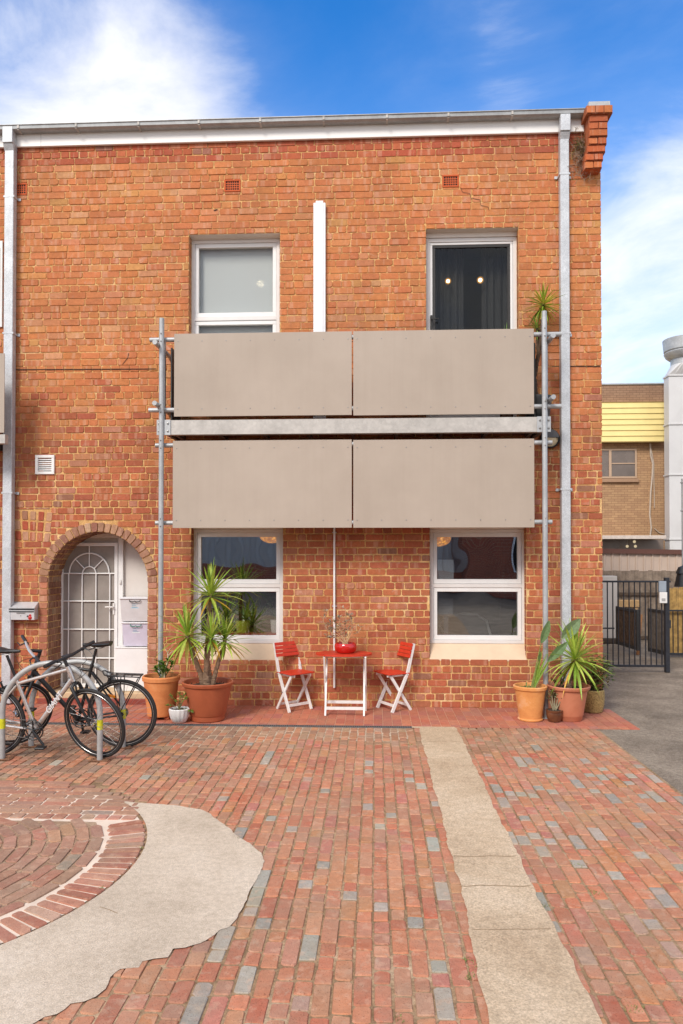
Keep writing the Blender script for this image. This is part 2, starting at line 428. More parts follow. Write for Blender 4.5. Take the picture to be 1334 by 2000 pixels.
def cuts_for(z):
    c=[]
    for o in OP+VB+[PATCH]:
        lo_,hi_=z-CH/2,z+CH/2
        if min(hi_,o[3])-max(lo_,o[2])>.012: c.append((o[0]-(0 if o in OP else .008),o[1]+(0 if o in OP else .008)))
    if z<AZ: c.append((AX-ARO-.004,AX+ARO+.004))
    elif z<AZ+ARO+.02:
        h=math.sqrt(max(0,(ARO+.012)**2-(z-AZ)**2)); c.append((AX-h,AX+h))
    return c
def subtract(a,b,cuts):
    segs=[(a,b)]
    for c0,c1 in cuts:
        ns=[]
        for s0,s1 in segs:
            if c1<=s0 or c0>=s1: ns.append((s0,s1)); continue
            if s0<c0: ns.append((s0,c0))
            if c1<s1: ns.append((c1,s1))
        segs=ns
    return segs
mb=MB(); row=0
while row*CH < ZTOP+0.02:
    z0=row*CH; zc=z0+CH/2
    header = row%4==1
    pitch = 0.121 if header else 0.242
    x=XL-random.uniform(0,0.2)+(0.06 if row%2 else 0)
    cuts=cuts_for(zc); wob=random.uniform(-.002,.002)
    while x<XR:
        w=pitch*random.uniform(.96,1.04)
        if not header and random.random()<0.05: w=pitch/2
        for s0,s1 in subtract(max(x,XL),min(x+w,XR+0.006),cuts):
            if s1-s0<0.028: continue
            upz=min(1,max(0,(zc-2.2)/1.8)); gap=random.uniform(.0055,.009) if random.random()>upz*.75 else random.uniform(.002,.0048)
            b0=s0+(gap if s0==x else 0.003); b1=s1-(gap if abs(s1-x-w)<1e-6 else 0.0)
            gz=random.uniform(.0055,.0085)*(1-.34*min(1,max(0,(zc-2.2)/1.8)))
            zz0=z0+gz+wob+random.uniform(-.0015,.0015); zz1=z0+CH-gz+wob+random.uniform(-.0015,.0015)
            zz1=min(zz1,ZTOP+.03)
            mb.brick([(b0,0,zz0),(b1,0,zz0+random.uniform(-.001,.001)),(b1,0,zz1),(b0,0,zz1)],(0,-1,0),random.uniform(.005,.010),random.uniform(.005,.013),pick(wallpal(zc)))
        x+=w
    # cut bricks that fill a part course above or below an opening
    for o in OP+VB+[PATCH]:
        for (za_,zb_) in ((z0,o[2]),(o[3],z0+CH)):
            if z0<o[2]<z0+CH-.012 and zb_==o[2] or z0+.012<o[3]<z0+CH and za_==o[3]:
                if zb_-za_<.02: continue
                x=o[0]
                while x<o[1]-.03:
                    w=min(pitch*random.uniform(.95,1.05),o[1]-x)
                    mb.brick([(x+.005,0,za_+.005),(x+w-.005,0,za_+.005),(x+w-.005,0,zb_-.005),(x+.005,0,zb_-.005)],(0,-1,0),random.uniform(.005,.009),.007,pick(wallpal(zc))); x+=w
    # side return at the right corner
    y=0.0
    while y<6.0:
        w=pitch*random.uniform(.97,1.03)
        mb.brick([(XR,y+.006,z0+.006),(XR,y+w-.006,z0+.006),(XR,y+w-.006,z0+CH-.006),(XR,y+.006,z0+CH-.006)],(1,0,0),random.uniform(.004,.01),.006,pick(wallpal(zc)))
        y+=w
    # brick reveals of the openings
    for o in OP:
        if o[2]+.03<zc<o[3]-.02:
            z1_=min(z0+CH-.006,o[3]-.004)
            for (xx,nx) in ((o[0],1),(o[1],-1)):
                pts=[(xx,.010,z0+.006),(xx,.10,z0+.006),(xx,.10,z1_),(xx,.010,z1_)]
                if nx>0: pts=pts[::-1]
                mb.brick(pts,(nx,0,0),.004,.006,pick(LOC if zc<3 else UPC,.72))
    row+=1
# soldier patch, three leaning rows of upright bricks
px0,px1,pz0,pz1=PATCH; nr=3; rh=(pz1-pz0)/nr
for r_ in range(nr):
    for k in range(5 if r_<2 else 5):
        w=(px1-px0)/5; x0=px0+k*w; lean=-.02+.012*k
        z0=pz0+r_*rh-.012*k*0.6; dx=lean*0.5*r_
        mb.brick([(x0+.009+dx,0,z0+.012),(x0+w-.009+dx,0,z0+.010),(x0+w-.009+dx+lean*.5,0,z0+rh-.011),(x0+.009+dx+lean*.5,0,z0+rh-.009)],(0,-1,0),.008,.008,pick([(190,118,88,2),(178,90,66,2),(196,148,118,2),(170,120,96,1)]))
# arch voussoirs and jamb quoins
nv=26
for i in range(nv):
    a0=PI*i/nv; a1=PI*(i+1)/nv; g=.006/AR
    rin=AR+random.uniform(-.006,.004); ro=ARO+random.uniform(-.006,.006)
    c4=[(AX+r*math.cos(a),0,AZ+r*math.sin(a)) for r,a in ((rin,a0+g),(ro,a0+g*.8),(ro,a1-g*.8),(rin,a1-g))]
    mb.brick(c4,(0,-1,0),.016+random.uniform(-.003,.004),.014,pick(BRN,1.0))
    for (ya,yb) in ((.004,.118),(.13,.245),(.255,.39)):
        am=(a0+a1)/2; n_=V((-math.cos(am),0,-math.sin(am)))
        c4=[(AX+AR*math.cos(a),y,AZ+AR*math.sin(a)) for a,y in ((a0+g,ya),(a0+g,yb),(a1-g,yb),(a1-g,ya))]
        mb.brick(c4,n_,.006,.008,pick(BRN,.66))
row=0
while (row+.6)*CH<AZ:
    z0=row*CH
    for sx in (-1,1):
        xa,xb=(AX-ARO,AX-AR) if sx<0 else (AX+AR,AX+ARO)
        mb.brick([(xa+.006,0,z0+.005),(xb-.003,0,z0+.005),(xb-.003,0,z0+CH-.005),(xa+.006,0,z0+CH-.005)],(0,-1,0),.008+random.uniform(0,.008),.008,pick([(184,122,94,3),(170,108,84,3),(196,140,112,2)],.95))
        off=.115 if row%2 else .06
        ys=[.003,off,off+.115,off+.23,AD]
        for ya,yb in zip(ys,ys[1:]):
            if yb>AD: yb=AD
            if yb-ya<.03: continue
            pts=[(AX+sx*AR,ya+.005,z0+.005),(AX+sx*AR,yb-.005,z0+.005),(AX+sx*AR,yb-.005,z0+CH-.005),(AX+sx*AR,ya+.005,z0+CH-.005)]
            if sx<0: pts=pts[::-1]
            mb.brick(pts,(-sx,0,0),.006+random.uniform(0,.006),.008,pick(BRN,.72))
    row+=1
obj('brick_face', mb, M_BRICK, bld)
# cracks: opened joints
def crack(pts,w=.006):
    ck=MB()
    q=[P(u,v) for u,v in pts]
    for a,b in zip(q,q[1:]):
        ck.obox((a.x,-.0128,a.z),(b.x,-.0128,b.z),.0015,w,V((0,0,1)) if abs(a.x-b.x)>abs(a.z-b.z) else V((1,0,0)))
    obj('wall_crack', ck, M_BLACK, bld)
crack([(900,368),(903,376),(917,379),(920,388),(937,391),(939,402),(953,405),(955,412)],.004)
crack([(30,722.5),(120,722),(210,721.5),(306,721)],.010); crack([(1078,716),(1172,716)],.009)
crack([(425,410),(418,412)],.012)
crack([(240,712),(250,700),(252,690)],.006)
# terracotta air bricks
for (x0,x1,z0,z1) in VB:
    m_=MB(); m_.mi=0
    m_.bbox(x0,x1,-.012,.05,z1-.022,z1); m_.bbox(x0,x1,-.012,.05,z0,z0+.022)
    m_.bbox(x0,x0+.022,-.012,.05,z0+.02,z1-.02); m_.bbox(x1-.022,x1,-.012,.05,z0+.02,z1-.02)
    nx,nz=6,4; iw=(x1-x0-.044)/nx; ih=(z1-z0-.044)/nz
    for i in range(1,nx): m_.box(x0+.022+i*iw-.005,x0+.022+i*iw+.005,-.004,.04,z0+.022,z1-.022)
    for k in range(1,nz): m_.box(x0+.022,x1-.022,-.005,.04,z0+.022+k*ih-.005,z0+.022+k*ih+.005)
    ab=obj('air_brick', m_, M_TERRA, bld)
    d_=MB().box(x0+.01,x1-.01,-.0012,.004,z0+.01,z1-.01); obj('vent_hole', d_, M_BLACK, ab)
# fascia, gutter, roof
zf0=(Z(300,278,-.05)+Z(1000,262,-.05))/2; zgt=(Z(300,232,-.183)+Z(1000,215.5,-.183))/2; zf1=zgt-.060; xg1=X(1141,240,-.05)
obj('fascia', MB().bbox(XL,xg1,-.05,-.015,zf0,zf1+.05), M_FASCIA, bld)
fj=MB()
for u in (80,): xj=X(u,260,-.05); fj.box(xj-.002,xj+.002,-.0515,-.049,zf0,zf1)
obj('fascia_joint', fj, M_GUT, bld)
gm=MB(); prof=[(-.05,zf1+.01),(-.06,zf1),(-.13,zf1-.004),(-.160,zf1+.010),(-.165,zf1+.048),(-.176,zf1+.052),(-.176,zf1+.060),(-.155,zf1+.060),(-.150,zf1+.018),(-.06,zf1+.015)]
a_=[(XL,y,z) for y,z in prof]; b_=[(xg1,y,z) for y,z in prof]; base=len(gm.v); gm.v+=a_+b_
for k in range(len(prof)): gm.face([base+k,base+(k+1)%len(prof),base+len(prof)+(k+1)%len(prof),base+len(prof)+k])
gm.face(list(range(base,base+len(prof)))); gm.face(list(range(base+len(prof),base+2*len(prof))))
gut=obj('gutter', gm, M_GUT, bld)
for i,u in enumerate((35,148,270,388,508,632,756,876,1001)):
    xb=X(u,235,-.17); g2=MB(); g2.box(xb-.012,xb+.012,-.168,-.05,zf1-.009,zf1-.0045); g2.box(xb-.012,xb+.012,-.172,-.166,zf1+.010,zf1+.050)
    obj('gutter_bracket', g2, M_BEAM, gut)
rf=MB(); rf.poly([(XL,-.12,zf1+.045),(XR-.1,-.12,zf1+.045),(XR-.1,8,zf1+.5),(XL,8,zf1+.5)]); rf.poly([(XL,-.12,zf1+.035),(XL,8,zf1+.485),(XR-.1,8,zf1+.485),(XR-.1,-.12,zf1+.035)])
obj('roof', rf, M_GUT, bld)
# corbelled parapet end
cb=MB(); xa=X(1144,300,-.2); 
rows=[(325,296,.10,0,0,2),(293,268,0,0,0,2)]
zc0=Z(1160,327,-.18); nrow=9
wid=[(-.0,.205),( -.0,.215),(.02,.235),(.03,.245),(.03,.25),(.03,.25),(.03,.255),(-.01,.30)]
for i,(l,r_) in enumerate(wid):
    z0=zc0+i*CH; yf=-.16-.02*min(i,4)-(.035 if i==7 else 0)
    n_=2 if i in (0,1,3,5) else (3 if i==7 else 1); h=CH if i<7 else CH*1.15
    cb.poly([(xa+l+.006,yf+.006,z0),(xa+r_-.006,yf+.006,z0),(xa+r_-.006,yf+.006,z0+h),(xa+l+.006,yf+.006,z0+h)],pick(TOPC,.35))
    for k in range(n_):
        w=(r_-l)/n_; x0=xa+l+k*w
        cb.brick([(x0+.004,yf,z0+.007),(x0+w-.004,yf,z0+.007),(x0+w-.004,yf,z0+h-.004),(x0+.004,yf,z0+h-.004)],(0,-1,0),.006,.004,pick([(206,112,66,3),(214,126,76,2),(196,100,60,2)]))
    # solid core with soffit and sides
    cb.cur=pick([(200,108,66,1)],.9); cb.box(xa+l,xa+r_,yf+.008,.25,z0,z0+h); cb.cur=None
obj('parapet', cb, M_BRICK, bld)
zt=zc0+7*CH+CH*1.15
obj('parapet_cap', MB().bbox(xa+.02,xa+.275,-.265,.3,zt,zt+.055), M_TUBE, bld)

# windows --------------------------------------------------------------
def glassmat(name, tint=(0.9,0.92,0.92), refl=0.25, wav=0.25, scale=1.2):
    m=bpy.data.materials.new(name); m.use_nodes=True; nt=m.node_tree
    for n in list(nt.nodes): nt.nodes.remove(n)
    o=N(nt,'ShaderNodeOutputMaterial'); g=N(nt,'ShaderNodeBsdfGlossy'); t=N(nt,'ShaderNodeBsdfTransparent'); mx=N(nt,'ShaderNodeMixShader')
    g.inputs['Roughness'].default_value=0.01; g.inputs['Color'].default_value=(0.95,0.97,1,1); t.inputs[0].default_value=(*tint,1)
    lw=N(nt,'ShaderNodeLayerWeight'); lw.inputs[0].default_value=.5
    pw=N(nt,'ShaderNodeMath',operation='POWER'); L(nt,lw.outputs['Facing'],pw.inputs[0]); pw.inputs[1].default_value=4
    ma=N(nt,'ShaderNodeMath',operation='ADD'); ma.use_clamp=True; L(nt,pw.outputs[0],ma.inputs[0]); ma.inputs[1].default_value=refl
    L(nt,ma.outputs[0],mx.inputs[0]); L(nt,t.outputs[0],mx.inputs[1]); L(nt,g.outputs[0],mx.inputs[2]); L(nt,mx.outputs[0],o.inputs[0])
    n=noise(nt,scale,1,0.4,gcoord(nt)); bp=N(nt,'ShaderNodeBump'); bp.inputs['Strength'].default_value=wav; bp.inputs['Distance'].default_value=0.05
    L(nt,n.outputs[0],bp.inputs['Height']); L(nt,bp.outputs[0],g.inputs['Normal'])
    MATS[name]=m; return m
M_GLASS=glassmat('window_glass',refl=0.22,wav=0.12,scale=1.6)
M_GLASSU=glassmat('upper_glass',refl=0.015,wav=0.1)
def frame_ring(mb,x0,x1,z0,z1,w,y0,y1,wb=None,wt=None):
    wb=wb or w; wt=wt or w
    mb.bbox(x0,x1,y0,y1,z1-wt,z1,.003); mb.bbox(x0,x1,y0,y1,z0,z0+wb,.003)
    mb.bbox(x0,x0+w,y0+.0007,y1,z0+wb,z1-wt,.003); mb.bbox(x1-w,x1,y0+.0007,y1,z0+wb,z1-wt,.003)
def window(x0,x1,z0,z1,zm,yf,glass,label=None,lintel=True):
    """two-light aluminium window; zm = mid rail"""
    f=MB(); frame_ring(f,x0,x1,z0,z1,.042,yf,yf+.10)
    f.bbox(x0+.042,x1-.042,yf+.004,yf+.10,zm-.024,zm+.024,.003)
    w=obj('window', f, M_WFRAME, bld, label=label)
    for (a,b) in ((zm+.026,z1-.044),(z0+.044,zm-.026)):
        s_=MB(); frame_ring(s_,x0+.045,x1-.045,a,b,.045,yf+.014,yf+.07,.055,.05); obj('sash', s_, M_WHITE, w)
        p_=MB(); y=yf+.05; p_.box(x0+.08,x1-.08,y,y+.005,a+.045,b-.04); obj('pane', p_, glass, w)
    return w
YF=.125
# lower windows
def low(o,uL,uR,vT,vB,vM):
    x0,x1=X(uL,1150,YF),X(uR,1150,YF); z0,z1=Z((uL+uR)/2,vB,YF),Z((uL+uR)/2,vT,YF); zm=Z((uL+uR)/2,vM,YF)
    window(x0,x1,z0,z1,zm,YF,M_GLASS)
    s_=MB(); zf=z0; zs_=o[2]
    s_.poly([(o[0],-.004,zs_),(o[1],-.004,zs_),(x1,YF+.01,zf+.002),(x0,YF+.01,zf+.002)])
    s_.poly([(o[0],-.004,zs_-.02),(o[1],-.004,zs_-.02),(o[1],-.004,zs_),(o[0],-.004,zs_)]) 
    obj('window_sill', s_, M_RENDER, bld)
    h=MB(); h.poly([(o[0],.0,o[3]),(o[1],.0,o[3]),(o[1],YF+.02,o[3]-.004),(o[0],YF+.02,o[3]-.004)]); h.box(o[0],o[1],YF-.02,YF+.11,z1+.002,o[3]+.05)
    h.box(o[0]-.01,x0-.002,YF+.002,YF+.1,o[2],o[3]); h.box(x1+.002,o[1]+.01,YF+.002,YF+.1,o[2],o[3])
    obj('window_head', h, M_HEAD, bld)
low(WL,378,553,1034,1256.5,1144); low(WR,840,1026,1034,1257,1144)
# upper-left window
x0,x1=X(374,550,YF),X(546,550,YF); z1=Z(460,468,YF); zm=Z(460,622,YF)
wu=window(x0,x1,WU[2]+.02,z1,zm,YF,M_GLASSU)
h=MB(); h.poly([(WU[0],.0,WU[3]),(WU[1],.0,WU[3]),(WU[1],YF+.02,WU[3]-.004),(WU[0],YF+.02,WU[3]-.004)]); h.box(WU[0],WU[1],YF-.015,YF+.11,z1+.002,WU[3]+.05)
h.box(WU[0]-.01,x0-.001,YF+.002,YF+.1,WU[2],WU[3]); h.box(x1+.001,WU[1]+.01,YF+.002,YF+.1,WU[2],WU[3]); h.box(WU[0],WU[1],0,.2,WU[2]-.05,WU[2]+.018)
obj('window_head', h, M_HEAD, bld)
# blind with a little see-through
def blindmat(name,col,tr):
    m=bpy.data.materials.new(name); m.use_nodes=True; nt=m.node_tree
    for n in list(nt.nodes): nt.nodes.remove(n)
    o=N(nt,'ShaderNodeOutputMaterial'); d=N(nt,'ShaderNodeBsdfDiffuse'); d.inputs[0].default_value=(*col,1); t=N(nt,'ShaderNodeBsdfTransparent'); mx=N(nt,'ShaderNodeMixShader'); mx.inputs[0].default_value=tr
    L(nt,d.outputs[0],mx.inputs[1]); L(nt,t.outputs[0],mx.inputs[2]); L(nt,mx.outputs[0],o.inputs[0]); MATS[name]=m; return m
M_BLIND=blindmat('grey_blind',(0.74,0.72,0.69),0.15)
b_=MB().box(x0+.03,x1-.03,YF+.115,YF+.118,WU[2]+.03,z1-.02); obj('blind', b_, M_BLIND, wu)
# balcony door
x0,x1=X(832,560,YF),X(1010,560,YF); z1=Z(922,464,YF); z0=3.58
f=MB(); f.bbox(x0,x0+.05,YF,YF+.1,z0,z1-.05); f.bbox(x1-.05,x1,YF,YF+.1,z0,z1-.05); f.bbox(x0,x1,YF+.001,YF+.1,z1-.05,z1)
f.bbox(x0,x1,YF-.06,YF+.1,z0-.06,z0)
dr=obj('balcony_door', f, M_WFRAME, bld)
lf=MB(); frame_ring(lf,x0+.052,x1-.052,z0+.004,z1-.052,.03,YF+.012,YF+.05,.08,.03); obj('door_leaf', lf, M_WHITE, dr)
lf=MB(); frame_ring(lf,x0+.083,x1-.083,z0+.09,z1-.083,.035,YF+.016,YF+.045); obj('screen_frame', lf, M_DARK, dr)
obj('pane', MB().box(x0+.10,x1-.10,YF+.03,YF+.035,z0+.1,z1-.1), M_GLASSU, dr)
hd=P(843,628,YF-.03); hm=MB(); hm.bbox(hd.x-.012,hd.x+.012,YF-.006,YF+.012,hd.z-.09,hd.z+.09,.003); hm.tube([(hd.x,YF,hd.z+.03),(hd.x,YF-.045,hd.z+.03),(hd.x+.09,YF-.045,hd.z+.03)],.009,8)
obj('door_handle', hm, M_DARK, dr)
h=MB(); h.poly([(DU[0],0,DU[3]),(DU[1],0,DU[3]),(DU[1],YF+.02,DU[3]-.004),(DU[0],YF+.02,DU[3]-.004)]); h.box(DU[0],DU[1],YF-.015,YF+.11,z1+.002,DU[3]+.05); h.box(x1+.002,DU[1]+.01,YF+.002,YF+.1,DU[2],DU[3])
h.box(DU[0]-.01,x0-.001,YF+.002,YF+.1,DU[2],DU[3]); h.box(DU[0],DU[1],.0,.2,3.44,3.518)
obj('window_head', h, M_HEAD, bld)
# curtain behind door
cu=MB(); n_=60; xa_,xb_=x0+.05,x1-.05
for i in range(n_):
    for j,(q) in enumerate(range(1)):
        xx0=xa_+(xb_-xa_)*i/n_; xx1=xa_+(xb_-xa_)*(i+1)/n_
        if .42<(i/n_)<.66: continue
        y0_=.42+.03*math.sin(i*1.15); y1_=.42+.03*math.sin((i+1)*1.15)
        cu.poly([(xx0,y0_,z0),(xx1,y1_,z0),(xx1,y1_,z1),(xx0,y0_,z1)])
obj('curtain', cu, mat('dark_curtain',(0.024,0.022,0.022),0.9,0,.1,10,.1), dr, smooth=True)
# rooms
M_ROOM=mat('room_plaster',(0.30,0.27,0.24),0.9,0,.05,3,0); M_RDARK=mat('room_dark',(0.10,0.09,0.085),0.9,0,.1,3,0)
def room(x0,x1,z0,z1,y0,y1,m):
    r=MB(); r.poly([(x0,y1,z0),(x1,y1,z0),(x1,y1,z1),(x0,y1,z1)]); r.poly([(x0,y0,z0),(x0,y1,z0),(x0,y1,z1),(x0,y0,z1)]); r.poly([(x1,y0,z0),(x1,y1,z0),(x1,y1,z1),(x1,y0,z1)])
    r.poly([(x0,y0,z0),(x1,y0,z0),(x1,y1,z0),(x0,y1,z0)]); r.poly([(x0,y0,z1),(x1,y0,z1),(x1,y1,z1),(x0,y1,z1)])
    for o in OP: pass
    obj('room', r, m, bld)
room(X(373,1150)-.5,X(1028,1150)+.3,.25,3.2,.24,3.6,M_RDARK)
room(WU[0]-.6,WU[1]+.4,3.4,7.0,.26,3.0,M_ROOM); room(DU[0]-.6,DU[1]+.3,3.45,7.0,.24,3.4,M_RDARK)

# doorway in the arch ----------------------------------------------------
YD=AD
zfl=.145
df=MB(); xa,xb=X(117,1200,YD),X(231,1200,YD); zt=Z(175,1060,YD)
frame_ring(df,xa,xb,zfl,zt,.045,YD-.03,YD+.04)
door=obj('security_door', df, M_WHITE, bld, label='white arched grille security door inside the brick arch')
gr=MB(); cxd,czd=X(175,1120,YD),Z(175,1120,YD); ro=.268; ri=.09; yb=YD-.012
zb=zfl+.045
for u in (134.5,161,188,215): 
    xx=X(u,1200,YD); gr.tube([(xx,yb,zb),(xx,yb,czd)],.009,8)
for v in (1120,1174,1229,1285): 
    zz=Z(175,v,YD); gr.tube([(xa+.04,yb,zz),(xb-.04,yb,zz)],.009,8)
gr.tube([(cxd+ro*math.cos(PI*i/20),yb,czd+ro*math.sin(PI*i/20)) for i in range(21)],.010,8)
gr.tube([(cxd+ri*math.cos(PI*i/14),yb,czd+ri*math.sin(PI*i/14)) for i in range(15)],.009,8)
for a in (45,90,135): gr.tube([(cxd+ri*math.cos(R(a)),yb,czd+ri*math.sin(R(a))),(cxd+ro*math.cos(R(a))*(1.0),yb,czd+ro*math.sin(R(a)))],.008,8)
gr.tube([(cxd,yb,czd+ro),(cxd,yb,zt-.04)],.008,8)
obj('door_grille', gr, M_WHITE, door)
obj('fly_screen', MB().box(xa+.04,xb-.04,YD+.005,YD+.01,zb,zt-.04), mat('fly_mesh',(0.30,0.265,0.235),.9,0,.12,4,.1,300), door)
hx,hz=X(224,1185,YD),Z(224,1185,YD); hm=MB().bbox(hx-.012,hx+.012,YD-.042,YD-.03,hz-.1,hz+.05,.003); hm.tube([(hx,YD-.04,hz),(hx,YD-.075,hz),(hx-.10,YD-.075,hz)],.009,8); obj('door_handle', hm, M_WFRAME, door)
jm=MB(); xj=X(241,1200,YD)
jm.bbox(xb+.003,xj,YD-.02,YD+.05,zfl,Z(200,1050,YD)); jm.bbox(xa-.12,xa-.003,YD-.02,YD+.05,zfl,Z(200,1050,YD)); jm.bbox(xa-.12,xj,YD-.022,YD+.05,Z(200,1050,YD)-.0,Z(200,1050,YD)+.06)
obj('door_jamb', jm, M_WHITE, bld)
ap=MB(); ap.poly([(AX-AR-.05,YD+.03,-.3),(AX+AR+.05,YD+.03,-.3),(AX+AR+.05,YD+.03,AZ+AR+.05),(AX-AR-.05,YD+.03,AZ+AR+.05)])
obj('doorway_panel', ap, mat('doorway_paint',(0.66,0.61,0.56),.6,0,.04,3,.05), bld)
lk=P(235,1137,YD-.03); lb=MB().bbox(lk.x-.012,lk.x+.012,YD-.034,YD-.021,lk.z-.03,lk.z+.03,.003); lb.tube([(lk.x,YD-.04,lk.z-.01),(lk.x,YD-.03,lk.z-.01)],.006,8); obj('door_lock', lb, M_WFRAME, bld)
st=MB(); st.bbox(AX-AR-.0,AX+AR,.02,YD+.05,-.02,zfl-.002,.01); obj('door_step', st, mat('step_cream',srgb(214,184,146),.8,0,.1,8,.3), bld)
st=MB(); st.bbox(AX-ARO,AX+ARO,-.03,.0185,-.02,.075,.01); obj('step_edge', st, mat('step_red',srgb(150,70,55),.7,0,.15,12,.3), bld)

# downpipes ----------------------------------------------------------------
def downpipe(ut,ub,vt,vb,w,brk):
    m_=MB(); xt,xb_=X(ut,vt,-.08),X(ub,vb,-.08); xc=(xt+xb_)/2; z1=Z(ut,vt,-.08)
    m_.bbox(xc-w/2,xc+w/2,-.115,-.025,.02,z1-.215,.006)
    d=obj('downpipe', m_, M_GALV, bld)
    t=MB(); t.bbox(xc-w/2-.006,xc+w/2+.006,-.165,-.055,z1-.205,z1,.005)
    t.obox((xc,-.11,z1-.19),(xc,-.07,z1-.26),w+.004,.10); obj('downpipe_head', t, M_GALV, d)
    for v in brk:
        zz=Z(ut,v,-.08); k=MB(); k.bbox(xc-w/2-.012,xc+w/2+.012,-.118,-.022,zz-.012,zz+.012,.002)
        for sx in (-1,1): k.bbox(xc+sx*(w/2+.03)-.018,xc+sx*(w/2+.03)+.018,-.022,-.012,zz-.018,zz+.018,.003)
        kk=obj('pipe_clip', k, M_GALV, d)
    return xc
downpipe(17,18,254,1300,.118,(386,652,963))
downpipe(1100,1107,230,1300,.108,(342,652,956,))
# surface cover on the upper wall and thin pipe on the lower wall
x0,x1=X(612,520,-.05),X(636,520,-.05); c_=MB(); c_.bbox(x0,x1,-.06,-.012,3.5,Z(623,396,-.05),.008); c_.bbox(x0+.03,x1-.03,-.068,-.058,3.5,Z(623,393,-.05),.004)
cc=obj('cable_cover', c_, M_GALV if False else mat('cover_white',(0.80,0.81,0.82),.45,0,.03,10,.05), bld)
x=X(653,1180,-.03); c_=MB().tube([(x,-.035,Z(653,1343,-.03)),(x,-.035,3.2)],.013,10); tp=obj('thin_pipe', c_, M_WHITE, bld, smooth=True)
for v in (1040,1184): zz=Z(653,v,-.03); k=MB().bbox(x-.028,x+.028,-.035,-.010,zz-.006,zz+.006,.002); obj('pipe_clip', k, M_GALV, tp)

# ------------------------------------------------------------------ BALCONY
YB=-.495
bal=thing('balcony','galvanised scaffold tube balcony with four taupe panels hung across the brick front','balcony',(0,-.7,0))
YP=-.53
xpl,xpr=X(315,900,YP),X(1064,900,YP)
def post(xx,vt):
    p=MB().tube([(xx,YP,0.0),(xx,YP,Z(320 if xx<0 else 1062,vt,YP))],.030,14)
    o=obj('post', p, M_TUBE, bal, smooth=True)
    b=MB().bbox(xx-.075,xx+.075,YP-.075,YP+.075,.004,.014,.003); obj('base_plate', b, M_TUBE, o); return o
pl_=post(xpl,622); pr_=post(xpr,608)
yt=-.46; tz=[]
for i,(v,uL,uR) in enumerate(((663,293,1096),(801,291,1096),(871,304,1078),(1021.5,304,1078))):
    zz=Z(315,v+0.0,yt) if i>1 else Z(315,v,yt); zz=(Z(315,(664,802,871.5,1022)[i],yt)+Z(1064,(653,793,863,1019)[i],yt))/2; tz.append(zz)
    t=MB().tube([(X(uL,v,yt),yt,zz),(X(uR,v,yt),yt,zz)],.028,14); obj('rail', t, M_TUBE, bal, smooth=True)
for sx,uu in ((-1,303),(1,1080)):
    xx=X(uu,700,-.64)
    for v in ((668,787) if sx<0 else (655,775)):
        zz=Z(uu,v,-.66); t=MB().tube([(xx,-.66,zz),(xx,-.0,zz)],.028,14); obj('side_rail', t, M_TUBE, bal, smooth=True)
    q=MB().bbox(xx+.01 if sx<0 else xx-.055,xx+.055 if sx<0 else xx-.01,-.44,-.38,3.46,Z(uu,660,-.5),.004); obj('inner_post', q, M_TUBE, bal)
    xs_=xpl+.09 if sx<0 else xpr-.09
    q=MB().bbox(xs_-.01,xs_+.01,-.43,-.03,3.5,Z(315,676,-.5),.003); obj('side_screen', q, M_DARK, bal)
def stud(name,mb,m,par,pts):
    o=obj(name,mb,m,par)
    for i,pt in enumerate(pts):
        c=o if i==0 else o.copy()
        if i: COL.objects.link(c)
        c.location=V(pt)
for xx,po in ((xpl,pl_),(xpr,pr_)):
    stud('bolt', MB().sphere((0,0,0),.009,8), M_BOLT, po, [(xx,YP-.031,zz+dz) for zz in tz for dz in (-.045,.045)])
# panels
def panel(u0,u1,vt0,vt1,vb0,vb1):
    x0,x1=X(u0,750,YB),X(u1,750,YB); z1=(Z(u0,vt0,YB)+Z(u1,vt1,YB))/2; z0=(Z(u0,vb0,YB)+Z(u1,vb1,YB))/2
    o=obj('panel', MB().bbox(x0,x1,YB,YB+.010,z0,z1,.0015), M_TAUPE, bal)
    n_=7
    stud('screw', MB().lathe([(0,-.004),(.0065,-.003),(.0075,.001)],(0,0,0),8,axis='y'), M_BOLT, o, [(x0+.045+(x1-x0-.09)*i/n_,YB,zz) for i in range(n_+1) for zz in (z0+.09,z1-.09)])
panel(340,687,652,647,813,811); panel(690,1043,647,641.5,811,808.5)
panel(338,687,860.5,859,1031,1031); panel(690,1043,859,857,1031,1030)
# edge beam and deck
zb1=(Z(320,820,-.51)+Z(1070,815,-.51))/2; zb0=(Z(320,849,-.51)+Z(1070,843,-.51))/2
yb0=-.51
bm=MB(); xl_,xr_=X(322,830,yb0),X(1062,830,yb0)
yb1=yb0+.09
bm.box(xl_,xr_,yb0,yb0+.008,zb0,zb1); bm.box(xl_,xr_,yb0+.008,yb1,zb1-.009,zb1-.0005); bm.box(xl_,xr_,yb0+.008,yb1,zb0+.0005,zb0+.009)
be=obj('edge_beam', bm, M_BEAM, bal)
for (ua,ub) in ((306,333),(1049,1076)):
    e=MB().bbox(X(ua,835,yb0-.01),X(ub,835,yb0-.01),yb0-.012,yb0-.002,zb0-.006,zb1+.004,.002)
    o=obj('end_plate', e, M_TUBE, be); 
    xa_,xb_=X(ua,835,yb0),X(ub,835,yb0)
    stud('bolt', MB().lathe([(0,-.012),(.012,-.010),(.013,0)],(0,0,0),6,axis='y'), M_BOLT, be, [(xx,yb0-.012,zz) for xx in (xa_+.03,xb_-.03) for zz in (zb0+.04,zb1-.04)])
dk=MB(); dk.box(xl_,xr_,yb1+.002,-.002,zb1-.04,zb1-.012)
for i in range(9):
    xx=xl_+.1+(xr_-xl_-.2)*i/8; dk.box(xx-.02,xx+.02,yb1+.002,-.02,zb0+.01,zb1-.042)
obj('deck', dk, M_UNDER, bal)
